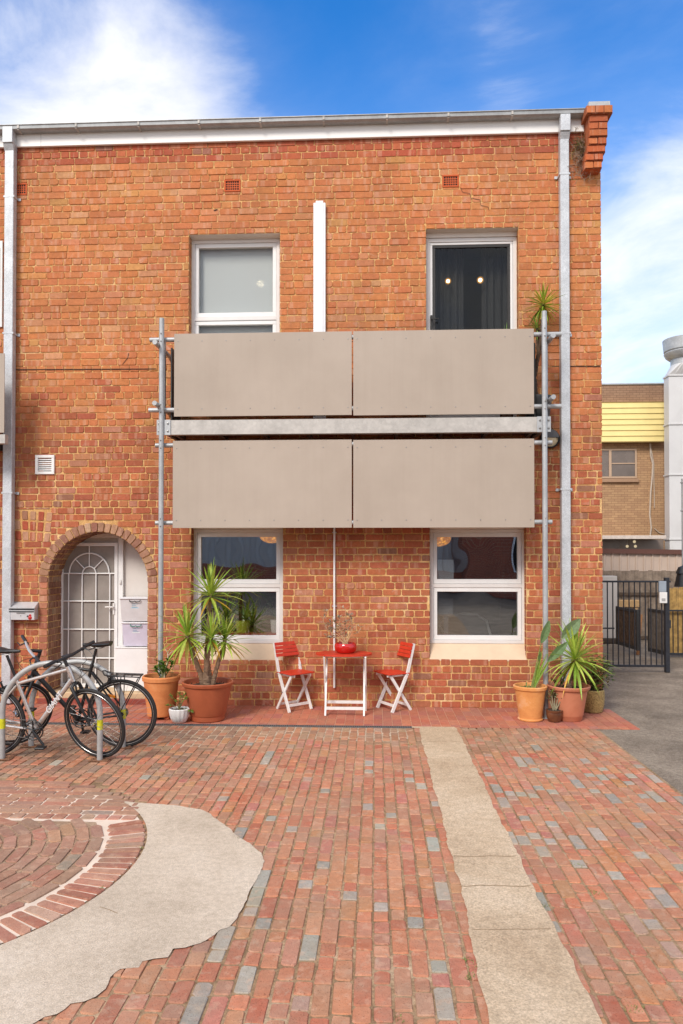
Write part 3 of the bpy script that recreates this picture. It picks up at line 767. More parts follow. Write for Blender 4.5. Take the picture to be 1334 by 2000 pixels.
for xx in (xl_+.02,xr_-.02): sb=MB(); sb.box(xx-.02,xx+.02,yb1+.003,-.012,zb0+.002,zb1-.003); obj('side_beam', sb, M_UNDER, bal)

# neighbouring balcony sliver on the left
nb=thing('balcony','part of a neighbouring taupe balcony cut off at the left edge beside the downpipe','balcony',(-5.4,-.7,0))
xe=X(8.5,760,YB); xd_=X(6,850,-.015)
obj('panel', MB().bbox(xe-2.4,xe,YB,YB+.01,Z(5,845,YB),Z(5,690,YB),.0015), M_TAUPE, nb)
obj('edge_beam', MB().bbox(xe-2.6,xe+.02,-.51,-.43,Z(5,866,-.51),Z(5,845,-.51)-.02,.002), M_BEAM, nb)
obj('deck', MB().box(xe-2.6,xd_,-.425,-.015,Z(5,866,-.73)+.02,Z(5,845,-.73)-.03), M_UNDER, nb)
# sliver of neighbour's upper window
xw=X(6,560,-.01); f=MB().bbox(xw-1.1,xw-.0,-.03,-.014,Z(5,640,0),Z(5,472,0),.003); nw=obj('window', f, M_WFRAME, bld)
obj('pane', MB().box(xw-1.05,xw-.03,-.034,-.031,Z(5,600,0),Z(5,486,0)), mat('pane_grey',(.45,.47,.5),.2,0,.05,3,0), nw)

# ------------------------------------------------------------------ GROUND
def structure(name, mb, m, smooth=False, label=None):
    return obj(name, mb, m, None, smooth, kind='structure', label=label)
gz=-.020
g=MB(); g.poly([(-120,-60,gz),(120,-60,gz),(120,160,gz),(-120,160,gz)]); structure('ground', g, M_ASPH)
# asphalt drive laid level with the paving
XE=2.385; YT0=G(700,1421).y
as_=MB()
as_.poly([(XE-.02,-14,-.004),(14,-14,-.004),(14,30,-.004),(XR+.02,30,-.004),(XR+.02,0.02,-.004),(XE-.02,0.02,-.004)]); structure('driveway', as_, M_ASPH)
sand=MB(); sand.poly([(-9,-14,-.010),(XE+.03,-14,-.0035),(XE+.03,YT0,-.0035),(-9,YT0,-.010)]) ; 
sand.v=[(x,y,-.0105 if x<0 else -.0035) for x,y,z in sand.v]
sand=MB(); sand.poly([(-9,-14,-.0035),(XE+.025,-14,-.0035),(XE+.025,YT0,-.0035),(-9,YT0,-.0035)])
structure('paving_bed', sand, M_JOINT)
wm=MB(); e_=[(.35,YT0)]; xx_=.35
while xx_>-6.5: e_.append((xx_,YT0-.55-.35*max(0,min(1,(-.6-xx_)/1.5))+random.uniform(-.10,.10))); xx_-=.09
e_.append((-6.5,YT0)); wm.poly([(x,y,-.0015) for x,y in e_]); structure('pale_joint_bed', wm, groundmat('joint_lime', srgb(176,150,124), srgb(206,184,160), srgb(226,208,188), 3.0, 60, .5))
# circle
def circ(a,b,c):
    ax,ay,bx,by,cx_,cy_=a.x,a.y,b.x,b.y,c.x,c.y
    d=2*(ax*(by-cy_)+bx*(cy_-ay)+cx_*(ay-by))
    ux=((ax*ax+ay*ay)*(by-cy_)+(bx*bx+by*by)*(cy_-ay)+(cx_*cx_+cy_*cy_)*(ay-by))/d
    uy=((ax*ax+ay*ay)*(cx_-bx)+(bx*bx+by*by)*(ax-cx_)+(cx_*cx_+cy_*cy_)*(bx-ax))/d
    return V((ux,uy,0)), math.hypot(ax-ux,ay-uy)
CC,CR=circ(G(0,1846),G(284,1625),G(243,1571))
print('circle',CC,CR)
patch=[(245,1567),(262,1569),(300,1571),(345,1575),(395,1583),(410,1591),(425,1604),(446,1618),(462,1634),(492,1652),(509,1668),(517,1684),(510,1703),(500,1722),(489,1741),(482,1760),(470,1780),(455,1806),(448,1813),(430,1818),(420,1828),(392,1845),(360,1853),(338,1856),(326,1872),(300,1874),(280,1880),(270,1893),(236,1895),(216,1911),(205,1934),(190,1948),(166,1960),(140,1962),(112,1985),(85,1990),(60,2004),(20,2040),(-60,2090)]
def inpoly(x,y,pp):
    c=False; j=len(pp)-1
    for i in range(len(pp)):
        if (pp[i][1]>y)!=(pp[j][1]>y) and x<(pp[j][0]-pp[i][0])*(y-pp[i][1])/(pp[j][1]-pp[i][1])+pp[i][0]: c=not c
        j=i
    return c
outer=[G(u,v) for u,v in patch]
# refine the ragged outer edge
o2=[]
for a,b in zip(outer,outer[1:]):
    n_=max(1,int((b-a).length/.03))
    for i in range(n_):
        q=a+(b-a)*(i/n_); o2.append((q.x+random.uniform(-.005,.005),q.y+random.uniform(-.005,.005)))
o2.append((outer[-1].x,outer[-1].y))
a_start=math.atan2(outer[0].y-CC.y,outer[0].x-CC.x)
arc=[]
for i in range(41):
    a=R(-120)+(a_start-R(-120))*i/40; arc.append((CC.x+(CR+.012)*math.cos(a),CC.y+(CR+.012)*math.sin(a)))
poly=o2+[(outer[-1].x-.6,outer[-1].y-.9)]+arc
cp=MB(); cp.poly([(x,y,.0065) for x,y in poly])
PATCHP=poly
structure('concrete_apron', cp, M_CONC)
cp2=MB()
def gcrack(mb,pts,w=.006,z=.0085):
    q=[G(u,v) for u,v in pts]
    for a,b in zip(q,q[1:]):
        d=(b-a).normalized(); s_=V((-d.y,d.x,0))*w/2
        mb.poly([(a.x-s_.x,a.y-s_.y,z),(b.x-s_.x,b.y-s_.y,z),(b.x+s_.x,b.y+s_.y,z),(a.x+s_.x,a.y+s_.y,z)])
# strip
XS0,XS1=.475,.885
def wob(y,k): return .005*math.sin(y*5+k)+.004*math.sin(y*17+k*2)+random.uniform(-.005,.005)
sp=MB(); ysr=[YT0-.01-i*.04 for i in range(180)]
lft=[(XS0-.05*max(0,(YT0-y-4)/2)+wob(y,1),y) for y in ysr]; rgt=[(XS1+.02*max(0,(YT0-y-3.5)/2)+wob(y,4),y) for y in ysr]
for (a,b,c,d) in zip(lft,lft[1:],rgt[1:],rgt):
    sp.poly([(a[0],a[1],.0078),(b[0],b[1],.0078),(c[0],c[1],.0078),(d[0],d[1],.0078)])
structure('concrete_strip', sp, M_STRIP)
for yy in (1450,1675,1733,1818):
    pts=[]; p0=G(760,yy).y
    u0=731+ (XS0)*(yy-HOR)/1.847; u1=731+(XS1)*(yy-HOR)/1.847
    n_=12; 
    for i in range(n_+1): pts.append((u0+4+(u1-u0-8)*i/n_, yy+random.uniform(-1.2,1.2)))
    gcrack(cp2,pts,.0075 if yy in (1675,1733) else .0045,.0095)
gcrack(cp2,[(195,1774),(212,1779),(230,1787)],.004)
structure('concrete_cracks', cp2, mat('crack_dirt',srgb(166,140,110),.95,0,.2,40,0))

# pavers
xd1_=G(804,1420).x
PV=[(206,124,92,5),(200,114,86,4),(210,134,98,4),(192,108,82,2.5),(212,146,112,2),(198,138,112,2),(190,132,110,1.5),(206,138,92,2),(202,120,104,2)]
GREY=[(176,172,160,3),(162,160,152,2),(188,178,162,2),(190,150,130,2)]
PVS=[soft(PV,(198,142,106),k) for k in (.0,.2,.45)]; GREY=soft(GREY,(180,160,142),.15)
BACK=[(188,128,94,4),(178,122,92,4),(172,126,98,3),(198,138,102,3),(172,136,108,2),(186,146,118,1.5)]
LEFTB=[(170,120,94,3),(160,114,92,3),(150,110,90,2),(198,124,92,1.5),(176,142,116,1.2),(158,126,108,1.5)]
pv=MB(); wcol=.0855; nx=int((XE+6.2)/wcol)
for i in range(nx):
    xc=XE-(i+.5)*wcol
    if XS0+.03<xc<XS1-.03 or (XS0<xc<XS1 and False): continue
    y=YT0-.012-random.uniform(0,.2); first=True; drift=random.uniform(-.003,.003)
    y=(YT0-.012) if xc<xd1_ else YT0+.05
    ln0=random.uniform(.08,.23)
    while y>-8.3:
        ln=ln0 if first else (.108 if random.random()<.62 else (.16 if random.random()<.35 else .222)); ln*=random.uniform(.95,1.05); first=False
        yc=y-ln/2; dd=YT0-yc
        skip=False
        r_=math.hypot(xc-CC.x,yc-CC.y)
        rl = CR if yc<CC.y+.8 else CR+.10
        if r_<rl+.03: skip=True
        if not skip and inpoly(xc,yc,PATCHP) and inpoly(xc+.05,yc+.09,PATCHP) and inpoly(xc-.05,yc-.09,PATCHP) and inpoly(xc+.06,yc-.09,PATCHP): skip=True
        if not skip:
            if dd<.75+.25*math.sin(xc*1.3) and random.random()<.85: pal=BACK if xc>-1.5 else LEFTB
            elif xc<-1.3 and dd<1.9 and random.random()<.6: pal=LEFTB
            else:
                gp=.17 if xc>XS1 else .09
                if dd<1: gp*=.4
                pal=GREY if random.random()<gp else PVS[min(2,int(random.random()*3))]
            g_=random.uniform(.0035,.0068); jx=.003
            x0=xc-wcol/2+g_+random.uniform(-jx,jx); x1=xc+wcol/2-g_+random.uniform(-jx,jx)
            pv.brick([(x0,y-ln+g_,0),(x1,y-ln+g_+random.uniform(-.004,.004),0),(x1+random.uniform(-.002,.002),y-g_,0),(x0,y-g_+random.uniform(-.004,.004),0)],(0,0,1),random.uniform(.000,.0045),random.uniform(.003,.013),pick(pal,.80,.10),sink=.01,bev=.005,jit=.0015)
        y-=ln
# radial ring, concentric rows and straight rows of the disc
RING=[(186,126,104,4),(180,114,94,3),(194,138,116,3),(174,106,88,2),(190,152,130,1.6)]
INN=[(176,126,104,4),(182,120,98,3),(168,126,106,2),(190,140,116,2),(186,142,108,1),(164,148,132,.5)]
n_=int(2*PI*CR/.082); chord=CC.y+.70
for i in range(n_):
    a0=2*PI*i/n_; a1=2*PI*(i+1)/n_; am=(a0+a1)/2; g_=.0065/CR
    if CC.y+CR*math.sin(am)>chord: continue
    g_=random.uniform(.008,.011)/CR; ri_=CR-.235+random.uniform(-.01,.01); ro_=CR+random.uniform(-.006,.004)
    c4=[(CC.x+r*math.cos(a),CC.y+r*math.sin(a),0) for r,a in ((ri_,a0+g_),(ro_,a0+g_),(ro_,a1-g_),(ri_,a1-g_))]
    pv.brick(c4,(0,0,1),.008+random.uniform(-.002,.002),.012,pick(RING,.82,.12),sink=.02,bev=.005)
r_=CR-.26
while r_>.25:
    n2=max(6,int(2*PI*r_/.235)); ph=random.random()
    for i in range(n2):
        a0=2*PI*(i+ph)/n2; a1=2*PI*(i+1+ph)/n2; am=(a0+a1)/2
        if CC.y+(r_-.04)*math.sin(am)>chord-.06: continue
        g_=.006/r_
        c4=[(CC.x+q*math.cos(a),CC.y+q*math.sin(a),0) for q,a in ((r_-.082,a0+g_),(r_-.006,a0+g_),(r_-.006,a1-g_),(r_-.082,a1-g_))]
        pv.brick(c4,(0,0,1),.008+random.uniform(-.003,.003),.016,pick(INN,.84,.12),sink=.02,bev=.005)
    r_-=.088
y=chord
k=0
while y<CC.y+CR+.10:
    ro_=CR+.10*max(0,min(1,(y-CC.y-.7)/.4)); hh=.10 if k==0 else .08
    half=math.sqrt(max(0,ro_**2-(y+hh/2-CC.y)**2)); x=CC.x-half
    while x<CC.x+half:
        w=(.10 if k==0 else .228)*random.uniform(.95,1.05); x1=min(x+w,CC.x+half)
        if x1-x>.03 and x1>-5.5:
            pv.brick([(x+.005,y+.005,0),(x1-.005,y+.005+random.uniform(-.003,.003),0),(x1-.005,y+hh-.004,0),(x+.005,y+hh-.004,0)],(0,0,1),.006+random.uniform(-.003,.003),.010,pick(INN if k else RING,.86,.1),sink=.02,bev=.005)
        x+=w
    y+=hh+.002; k+=1
structure('brick_paving', pv, M_PAVER)
# pale mortar bed under the disc
db=MB(); db.poly([(CC.x+(CR-.01)*math.cos(2*PI*i/64),CC.y+(CR-.01)*math.sin(2*PI*i/64),.0005) for i in range(64)]); db.mi=0
structure('disc_bed', db, mat('disc_mortar',srgb(232,212,192),.95,0,.1,5,.4,60))
ib=MB(); ib.poly([(CC.x+(CR-.29)*math.cos(2*PI*i/64),CC.y+min(.66,(CR-.29)*math.sin(2*PI*i/64)),.0022) for i in range(64)]); structure('disc_core_bed', ib, groundmat('core_joint', srgb(150,120,96), srgb(176,146,120), srgb(214,192,168), 2.2, 60, .5))
# tiled pavement
YT1=YT0+.055
tb=MB(); tb.poly([(-9,YT1-.05,-.0025),(X(1180,1383)+.0,YT1-.05,-.0025),(XR,.02,-.0025),(-9,.02,-.0025)]); 
tA=G(1180,1384); tB=G(1228,1421)
tb=MB(); tb.poly([(-9,YT1,.0005),(tB.x,YT1,.0005),(tA.x+.01,.02,.0005),(-9,.02,.0005)]); structure('pavement_bed', tb, M_GROUT)
TL=[(198,116,88,4),(192,108,84,4),(204,124,94,3),(188,110,92,2),(194,122,104,1.2),(184,106,94,1)]
tl=MB(); wt=.1065; x=-6.3; 
while x<tB.x:
    x1=x+wt
    # start of this column along the slanted right end
    xm=(x+x1)/2
    ytop=-.004 if xm<tA.x else tA.y+(xm-tA.x)/(tB.x-tA.x)*(tB.y-tA.y)
    y=min(ytop,-.004); 
    while y>YT1+.02:
        ln=min(.232,y-YT1)
        if YT1+.0<y-ln<YT1+.06: ln=y-YT1
        pv_=pick(TL,.86,.07); tl.brick([(x+.0028,y-ln+.0012,0),(x1-.0028,y-ln+.0012,0),(x1-.0028,y-.0012,0),(x+.0028,y-.0012,0)],(0,0,1),.0045,.002,pv_,sink=.006,bev=.0015,jit=.0004)
        y-=ln
    x=x1
structure('tiled_pavement', tl, M_TILE)
# red tile nose of the triangular end + drain
dr_=thing('drain','long slotted steel drain grate set along the edge of the tiled pavement','drain',(-2,YT0+.02,0))
xd1=G(804,1420).x
obj('channel', MB().box(-6.3,xd1,YT0-.008,YT1-.003,-.03,.0015), M_BLACK, dr_)
gr=MB(); x=-6.3
gr.box(-6.3,xd1,YT0-.010,YT0-.003,.0,.009); gr.box(-6.3,xd1,YT1-.009,YT1-.002,.0,.009)
while x<xd1: gr.box(x,x+.009,YT0-.003,YT1-.009,.001,.008); x+=.024
obj('grate', gr, mat('grate_steel',(.16,.165,.17),.5,.4,.15,40,.1), dr_)
es=MB(); es.poly([(xd1+.002,YT0-.012,.0062),(XS1+.0,YT0-.012,.0062),(XS1-.02,YT1,.0062),(xd1+.002,YT1,.0062)]); structure('edge_mortar', es, M_STRIP)
# weeds
def weed(u,v,r,n,seed):
    random.seed(seed); w=MB(); c=G(u,v)
    for i in range(n):
        a=random.uniform(0,2*PI); w.blade((c.x+random.gauss(0,r),c.y+random.gauss(0,r),.0),(math.cos(a),math.sin(a),random.uniform(.3,1.6)),random.uniform(.006,.018),.004,.5,3)
    return w
M_WEED=mat('weed_green',(0.20,0.22,0.06),.8,0,.3,60,0)
allw=MB()
for i,(u,v,r,n) in enumerate(((274,1658,.012,60),(222,1716,.01,25),(196,1736,.01,20),(914,1876,.012,40),(920,1910,.012,50),(925,1890,.01,30),(1239,1970,.02,60),(1160,1744,.015,25),(800,1455,.03,30),(461,1640,.02,30),(1072,1580,.015,20),(1262,1505,.015,20),(232,1378,.04,60),(780,1990,.015,18),(500,1665,.02,30),(1125,1690,.02,25),(560,1745,.02,20),(1060,1770,.02,22))):
    w=weed(u,v,r,n,i); b0=len(allw.v); allw.v+=w.v
    for f in w.f: allw.face([q+b0 for q in f])
obj('weeds', allw, M_WEED, kind='stuff', label='tiny green weeds growing in the paving joints', cat='weeds')
random.seed(21)
# ------------------------------------------------------------------ WALL-MOUNTED THINGS
# white louvre vent
p=P(89,908); t=thing('wall_vent','white square louvred vent on the brick wall above the archway','vent',(p.x,0,p.z))
m_=MB(); x0,x1,z0,z1=p.x-.124,p.x+.124,p.z-.122,p.z+.122; frame_ring(m_,x0,x1,z0,z1,.036,-.03,.0); obj('frame', m_, M_WHITE, t)
m_=MB()
for i in range(6):
    z=z0+.048+i*.0265; m_.poly([(x0+.037,-.022,z),(x1-.037,-.022,z),(x1-.037,-.008,z+.018),(x0+.037,-.008,z+.018)]); m_.poly([(x0+.037,-.022,z),(x1-.037,-.022,z),(x1-.037,-.022,z+.004),(x0+.037,-.022,z+.004)])
obj('louvre', m_, M_WHITE, t); obj('backing', MB().box(x0+.03,x1-.03,-.006,-.003,z0+.03,z1-.03), M_DARK, t)
# bulkhead lamp
p=P(1072,858); t=thing('wall_lamp','round grey hooded bulkhead lamp on the bricks behind the right balcony post','lamp',(p.x,0,p.z))
m_=MB().lathe([(0,-.01),(.115,-.01),(.122,-.05),(.112,-.07),(.10,-.075),(.10,-.045)],(p.x,0,p.z),32,axis='y'); obj('rim', m_, M_DARK, t, smooth=True)
obj('lens', MB().lathe([(0,-.072),(.06,-.066),(.10,-.05)],(p.x,0,p.z),32,axis='y'), mat('lamp_lens',srgb(226,206,166),.35,0,.05,20,0), t, smooth=True)
h=MB(); 
pts=[(p.x+.104*math.cos(PI*i/16),-.079,p.z+.01+.10*math.sin(PI*i/16)) for i in range(17)]; h.poly(pts); h.poly([(a,b+.02,c) for a,b,c in pts][::-1])
for a,b in zip(pts,pts[1:]): h.poly([a,b,(b[0],b[1]+.03,b[2]),(a[0],a[1]+.03,a[2])])
obj('hood', h, mat('lamp_hood',(.10,.10,.105),.5,0,.1,20,.05), t)
# mailbox
ym=-.11; x0,x1=X(17,1195,ym),X(67,1195,ym); z0,z1=Z(40,1211,ym),Z(40,1187,ym); zt=Z(40,1182,ym)
t=thing('mailbox','silver wall mailbox with a red spotted ladybird sticker beside the left downpipe','mailbox',((x0+x1)/2,0,z0))
MSIL=mat('mailbox_silver',(0.62,0.62,0.63),.35,.35,.03,10,.02)
m_=MB().bbox(x0,x1,ym,-.004,z0,z1-.028,.004); m_.bbox(x0+.002,x1-.002,ym+.012,-.004,z1-.03,z1-.004,.003); obj('body', m_, MSIL, t)
l_=MB(); l_.poly([(x0-.004,ym-.006,z1),(x1+.004,ym-.006,z1),(x1+.004,-.004,zt+.035),(x0-.004,-.004,zt+.035)]); l_.poly([(x0-.004,ym-.006,z1),(x1+.004,ym-.006,z1),(x1+.004,ym-.006,z1-.008),(x0-.004,ym-.006,z1-.008)])
l_.poly([(x1+.004,ym-.006,z1-.008),(x1+.004,ym-.006,z1),(x1+.004,-.004,zt+.035),(x1+.004,-.004,z1-.008)]); obj('lid', l_, MSIL, t)
s_=MB(); s_.box(x0+.004,x1-.004,ym-.005,ym-.001,z1-.026,z1-.010); s_.box(x0+.004,x1-.004,ym-.005,ym-.001,z1-.056,z1-.042); obj('slot', s_, M_BLKPL, t)
obj('label_plate', MB().box(x0+.10,x0+.215,ym-.0028,ym-.001,z1-.078,z1-.061), mat('plate_grey',(.35,.34,.34),.5,0,.05,20,0), t)
lb=MB(); xc_,zc_=x1-.055,z0+.028
lb.lathe([(0,-.008),(.018,-.007),(.024,-.002),(.025,0)],(xc_,ym,zc_),20,axis='y'); lb.lathe([(0,-.007),(.014,-.006),(.016,0)],(xc_+.002,ym,zc_+.030),16,axis='y'); st_=obj('sticker', lb, mat('sticker_red',srgb(214,40,36),.4,0,.05,20,0), t, smooth=True)
sp=MB()
for a,b,r in ((-.010,.008,.004),(.010,.010,.004),(-.012,-.008,.004),(.011,-.010,.004),(0,-.001,.004),(0,.032,.006),(-.028,.022,.009),(-.034,.016,.005)): sp.lathe([(0,-.0095),(r,-.0085),(r,-.005)],(xc_+a,ym,zc_+b),10,axis='y')
obj('sticker_spots', sp, M_BLKPL, st_)
lk=MB().lathe([(0,-.006),(.006,-.005),(.007,0)],((x0+x1)/2-.01,ym,z1-.10),12,axis='y'); obj('lock', lk, M_BOLT, t)
def text(body, size, M, m, parent, name='lettering', ext=.0006, shear=0, bold=0):
    cu=bpy.data.curves.new(name,'FONT'); cu.body=body; cu.size=size; cu.extrude=ext; cu.align_x='CENTER'; cu.align_y='CENTER'; cu.shear=shear; cu.offset=bold
    o=bpy.data.objects.new(name,cu); COL.objects.link(o); dg=bpy.context.evaluated_depsgraph_get(); me=bpy.data.meshes.new_from_object(o.evaluated_get(dg)); bpy.data.objects.remove(o)
    me.transform(M); me.materials.clear(); me.materials.append(m)
    o=bpy.data.objects.new(name,me); COL.objects.link(o)
    if parent:
        o.parent=parent
        if parent.get('_w'): o.matrix_parent_inverse=Matrix.Translation(parent.location).inverted()
    return o
text('NO JUNK MAIL',.0145,Matrix.Translation((x0+.1575,ym-.0035,z1-.0695))@Matrix.Rotation(PI/2,4,'X'),M_BLKPL,t)

# ------------------------------------------------------------------ STORAGE BOXES in the doorway
yb_=.13
x0,x1=X(225,1300,yb_),AX+AR-.01; z1=Z(260,1264,yb_)
t=thing('white_cabinet','plain white low cabinet on the doorstep carrying two storage tubs','cabinet',((x0+x1)/2,.25,zfl))
obj('body', MB().bbox(x0,x1,yb_,YD-.005,zfl,z1-.016,.004), M_WHITE, t); obj('top', MB().bbox(x0-.006,x1,yb_-.008,YD-.005,z1-.014,z1,.003), M_WHITE, t)
def tub(u0,u1,v0,v1,body,clip,label,sheetc):
    y=.15; xa,xb=X(u0,1200,y),AX+AR-.015; za,zb=Z(260,v1,y),Z(260,v0,y)
    t=thing('storage_tub',label,'storage tub',((xa+xb)/2,y+.1,za),group='storage tubs stacked in the doorway')
    m_=MB(); b=len(m_.v); s_=.02
    for (z,k) in ((za,s_),(zb-.02,.004)):
        m_.v+=[(xa+k,y+k*.6,z),(xb-k*.4,y+k*.6,z),(xb-k*.4,YD-.02,z),(xa+k,YD-.02,z)]
    for f in ((3,2,1,0),(4,5,6,7),(0,1,5,4),(1,2,6,5),(2,3,7,6),(3,0,4,7)): m_.face([b+i for i in f])
    obj('body', m_, body, t)
    obj('lid', MB().bbox(xa-.008,xb,y-.012,YD-.01,zb-.022,zb,.005), mat('tub_lid',(.74,.73,.75),.4,0,.04,10,0), t)
    xm=(xa+xb)/2; c_=MB().tube([(xm-.07,y-.012,zb-.03),(xm-.065,y-.02,zb-.05),(xm-.02,y-.02,zb-.055),(xm,y-.02,zb-.045),(xm+.02,y-.02,zb-.055),(xm+.065,y-.02,zb-.05),(xm+.07,y-.012,zb-.03)],.006,8); obj('clip', c_, clip, t)
    s_=MB().box(xm-.055,xm+.05,y+.006,y+.009,zb-.14,zb-.065); o=obj('paper_label', s_, sheetc, t)
    k_=MB(); 
    for i in range(3): k_.box(xm-.045,xm+.03-.02*(i%2),y+.0045,y+.0055,zb-.128+i*.02,zb-.122+i*.02)
    obj('label_print', k_, mat('print_blue',srgb(90,150,175),.6,0,.1,20,0), o)
    return t
zc1=Z(260,1215,.15)
tub(238,292,1215,1262,mat('tub_lilac',srgb(212,204,220),.35,0,.05,8,0),mat('clip_green',srgb(60,140,120),.4,0,.1,20,0),'lower lilac tinted plastic tub with a green handle in the doorway',mat('sheet_white',(.75,.76,.76),.6,0,.1,30,0))
tub(234,292,1167,1213.4,mat('tub_clear',srgb(214,208,208),.35,0,.05,8,0),M_BLKPL,'upper clear plastic tub with a black handle and pale blue label in the doorway',mat('sheet_blue',srgb(190,214,228),.6,0,.1,30,0))

# ------------------------------------------------------------------ CHAIRS
def slats(mb,x0,x1,y0,y1,z,n,th,gap): 
    w=(x1-x0-gap*(n-1))/n
    for i in range(n): mb.bbox(x0+i*(w+gap),x0+i*(w+gap)+w,y0,y1,z-th/2,z+th/2,.003)
def chair(label, loc, rot):
    """faces +x; near side -y"""
    t=thing('folding_chair',label,'chair',(0,0,0),'red and white folding chairs beside the table',local=True)
    W=.165; 
    for s_ in (-1,1):
        y=s_*W
        # long member: top back to front foot, leans
        m_=MB(); m_.obox((-.19,y,.805),(-.10,y,.46),.020,.036,V((1,0,0))); m_.obox((-.10,y,.462),(.125,y,.0),.020,.036,V((1,0,0))); obj('back_leg', m_, M_CHW, t)
        m_=MB(); yy=y-s_*.023; m_.obox((.13,yy,.43),(-.16,yy,.0),.018,.034,V((1,0,0))); obj('front_leg', m_, M_CHW, t)
        m_=MB(); m_.bbox(-.105,.17,y-.011+s_*.0,y+.011,.418,.446,.003) if False else m_.bbox(-.10,.165,yy-s_*.0-.009+ s_*.046-.001 if False else y-.011-s_*.046,y+.011-s_*.046,.416,.445,.003); obj('seat_rail', m_, M_CHW, t)
        b_=MB(); b_.tube([(.0,y-.03*1,.228),(.0,y+.03,.228)],.005,8); b_.tube([(-.09,y-.02,.435),(-.09,y+.02,.435)],.004,8); obj('pivot_bolt', b_, M_BOLT, t)
    m_=MB(); m_.obox((.088,-W+.01,.075),(.088,W-.01,.075),.016,.030); obj('stretcher', m_, M_CHW, t)
    m_=MB(); m_.obox((-.125,-W+.033,.062),(-.125,W-.033,.062),.016,.026); obj('stretcher', m_, M_CHW, t)
    m_=MB(); n=7; x0,x1=-.125,.18; w=(x1-x0-.006*(n-1))/n
    for i in range(n): m_.bbox(x0+i*(w+.006),x0+i*(w+.006)+w,-W-.012,W+.012,.447,.461,.003)
    obj('seat', m_, M_RED, t)
    m_=MB(); d=V((-.19+.10,0,.805-.46)).normalized(); nn=V((d.z,0,-d.x)); pb=V((-.19,0,.805))
    for i in range(4):
        a=pb-d*(.004+i*.045); b=pb-d*(.004+i*.045+.039); o_=nn*.022
        q=MB(); 
        m_.obox(a+o_+V((0,-W-.012,0))-d*.02,a+o_+V((0,W+.012,0))-d*.02,.012,.039,d) if False else None
        c=(a+b)/2+nn*.024; b0=len(m_.v); hy=W+.014
        for sy in (-hy,hy):
            for sx,sz in ((-1,-1),(1,-1),(1,1),(-1,1)): pt=c+nn*(.006*sx)+d*(.0195*sz)+V((0,sy,0)); m_.v.append(tuple(pt))
        for f in ((3,2,1,0),(4,5,6,7),(0,1,5,4),(1,2,6,5),(2,3,7,6),(3,0,4,7)): m_.face([b0+i_ for i_ in f])
    obj('backrest', m_, M_RED, t)
    t.location=loc; t.rotation_euler=(0,0,rot); return t
def at(u,v): q=G(u,v); return q
q=at(575,1386); chair('red slatted white folding chair left of the table, turned towards it',(q.x,q.y+.0,.005),R(-47))
q=at(768,1386); chair('red slatted white folding chair right of the table, turned towards it',(q.x,q.y+.0,.005),R(180+32))
# table
q=G(673,1387); tx,ty=q.x,-.40
t=thing('bistro_table','small folding table with a red oval top and white legs between two chairs','table',(tx,ty,0))
m_=MB(); ra,rb=.335,.22; zt_=.722; n=40
for lo,hi,k in ((zt_-.02,zt_,1),):
    top=[(tx+ra*math.cos(2*PI*i/n),ty+rb*math.sin(2*PI*i/n)) for i in range(n)]
    m_.poly([(x,y,hi) for x,y in top]); m_.poly([(x,y,lo) for x,y in top][::-1])
    for i in range(n): a=top[i]; b=top[(i+1)%n]; m_.poly([(a[0],a[1],lo),(b[0],b[1],lo),(b[0],b[1],hi),(a[0],a[1],hi)])
obj('table_top', m_, M_RED, t)
m_=MB(); 
for i in range(5): m_.box(tx-ra*.8,tx+ra*.8,ty-.16+i*.08-.0015,ty-.16+i*.08+.0015,zt_+.0003,zt_+.0012)
obj('slat_gap', m_, mat('slat_gap',(.25,.03,.015),.8,0,.1,20,0), t)
m_=MB(); m_.bbox(tx-.20,tx+.20,ty-.10,ty-.08,zt_-.045,zt_-.022); obj('batten', m_, M_CHW, t); m_=MB(); m_.bbox(tx-.20,tx+.20,ty+.08,ty+.10,zt_-.045,zt_-.022); obj('batten', m_, M_CHW, t)
xl_,xr_=X(636,1330,-.5)-tx,X(711,1330,-.5)-tx
for (yb1_,yt1,dx,zr) in ((-.155,.14,0,.06),(.155,-.14,-.014,.085)):
    for xx in (xl_+dx,xr_-dx*1.2):
        m_=MB().obox((tx+xx,ty+yb1_,.004),(tx+xx,ty+yt1,zt_-.03),.020,.034,V((0,1,0))); obj('leg', m_, M_CHW, t)
    f_=.0 ; yr=ty+yb1_+(yt1-yb1_)*zr/(zt_-.03)
    m_=MB(); m_.obox((tx+xl_+dx+.011,yr,zr+.03),(tx+xr_-dx*1.2-.011,yr,zr+.03),.016,.034); obj('stretcher', m_, M_CHW, t)

# ------------------------------------------------------------------ POTS AND PLANTS
M_SOIL=mat('potting_soil',(0.06,0.042,0.03),.95,0,.4,60,.8,90)
def pot(name,label,cat,cx,cy,prof,m,soilr,soilz,group=None,z=.005,ribs=0,amp=0,n=40):
    t=thing(name,label,cat,(cx,cy,z),group)
    obj('pot', MB().lathe(prof,(cx,cy,z),n,ribs,amp), m, t, smooth=True)
    s_=MB(); s_.lathe([(0,soilz+.006),(soilr*.5,soilz+.01),(soilr,soilz)],(cx,cy,z),n)
    for i in range(60):
        a=random.uniform(0,2*PI); r_=soilr*math.sqrt(random.random())*.95; s_.sphere((cx+r_*math.cos(a),cy+r_*math.sin(a),z+soilz+.008),random.uniform(.004,.011),6)
    obj('soil', s_, M_SOIL, t)
    return t
def claymat(name,c1,c2,c3,rough=.8,scale=5):
    m,nt,b,out=newmat(name); g=gcoord(nt); n1=noise(nt,scale,6,.7,g,.5); n2=noise(nt,70,3,.6,g)
    c=ramp(nt,n1.outputs[0],[(.3,c1),(.52,c2),(.72,c3)]).outputs[0]
    L(nt,c,b.inputs['Base Color']); b.inputs['Roughness'].default_value=rough; bump(nt,b,n2.outputs[0],.2,.003); MATS[name]=m; return m
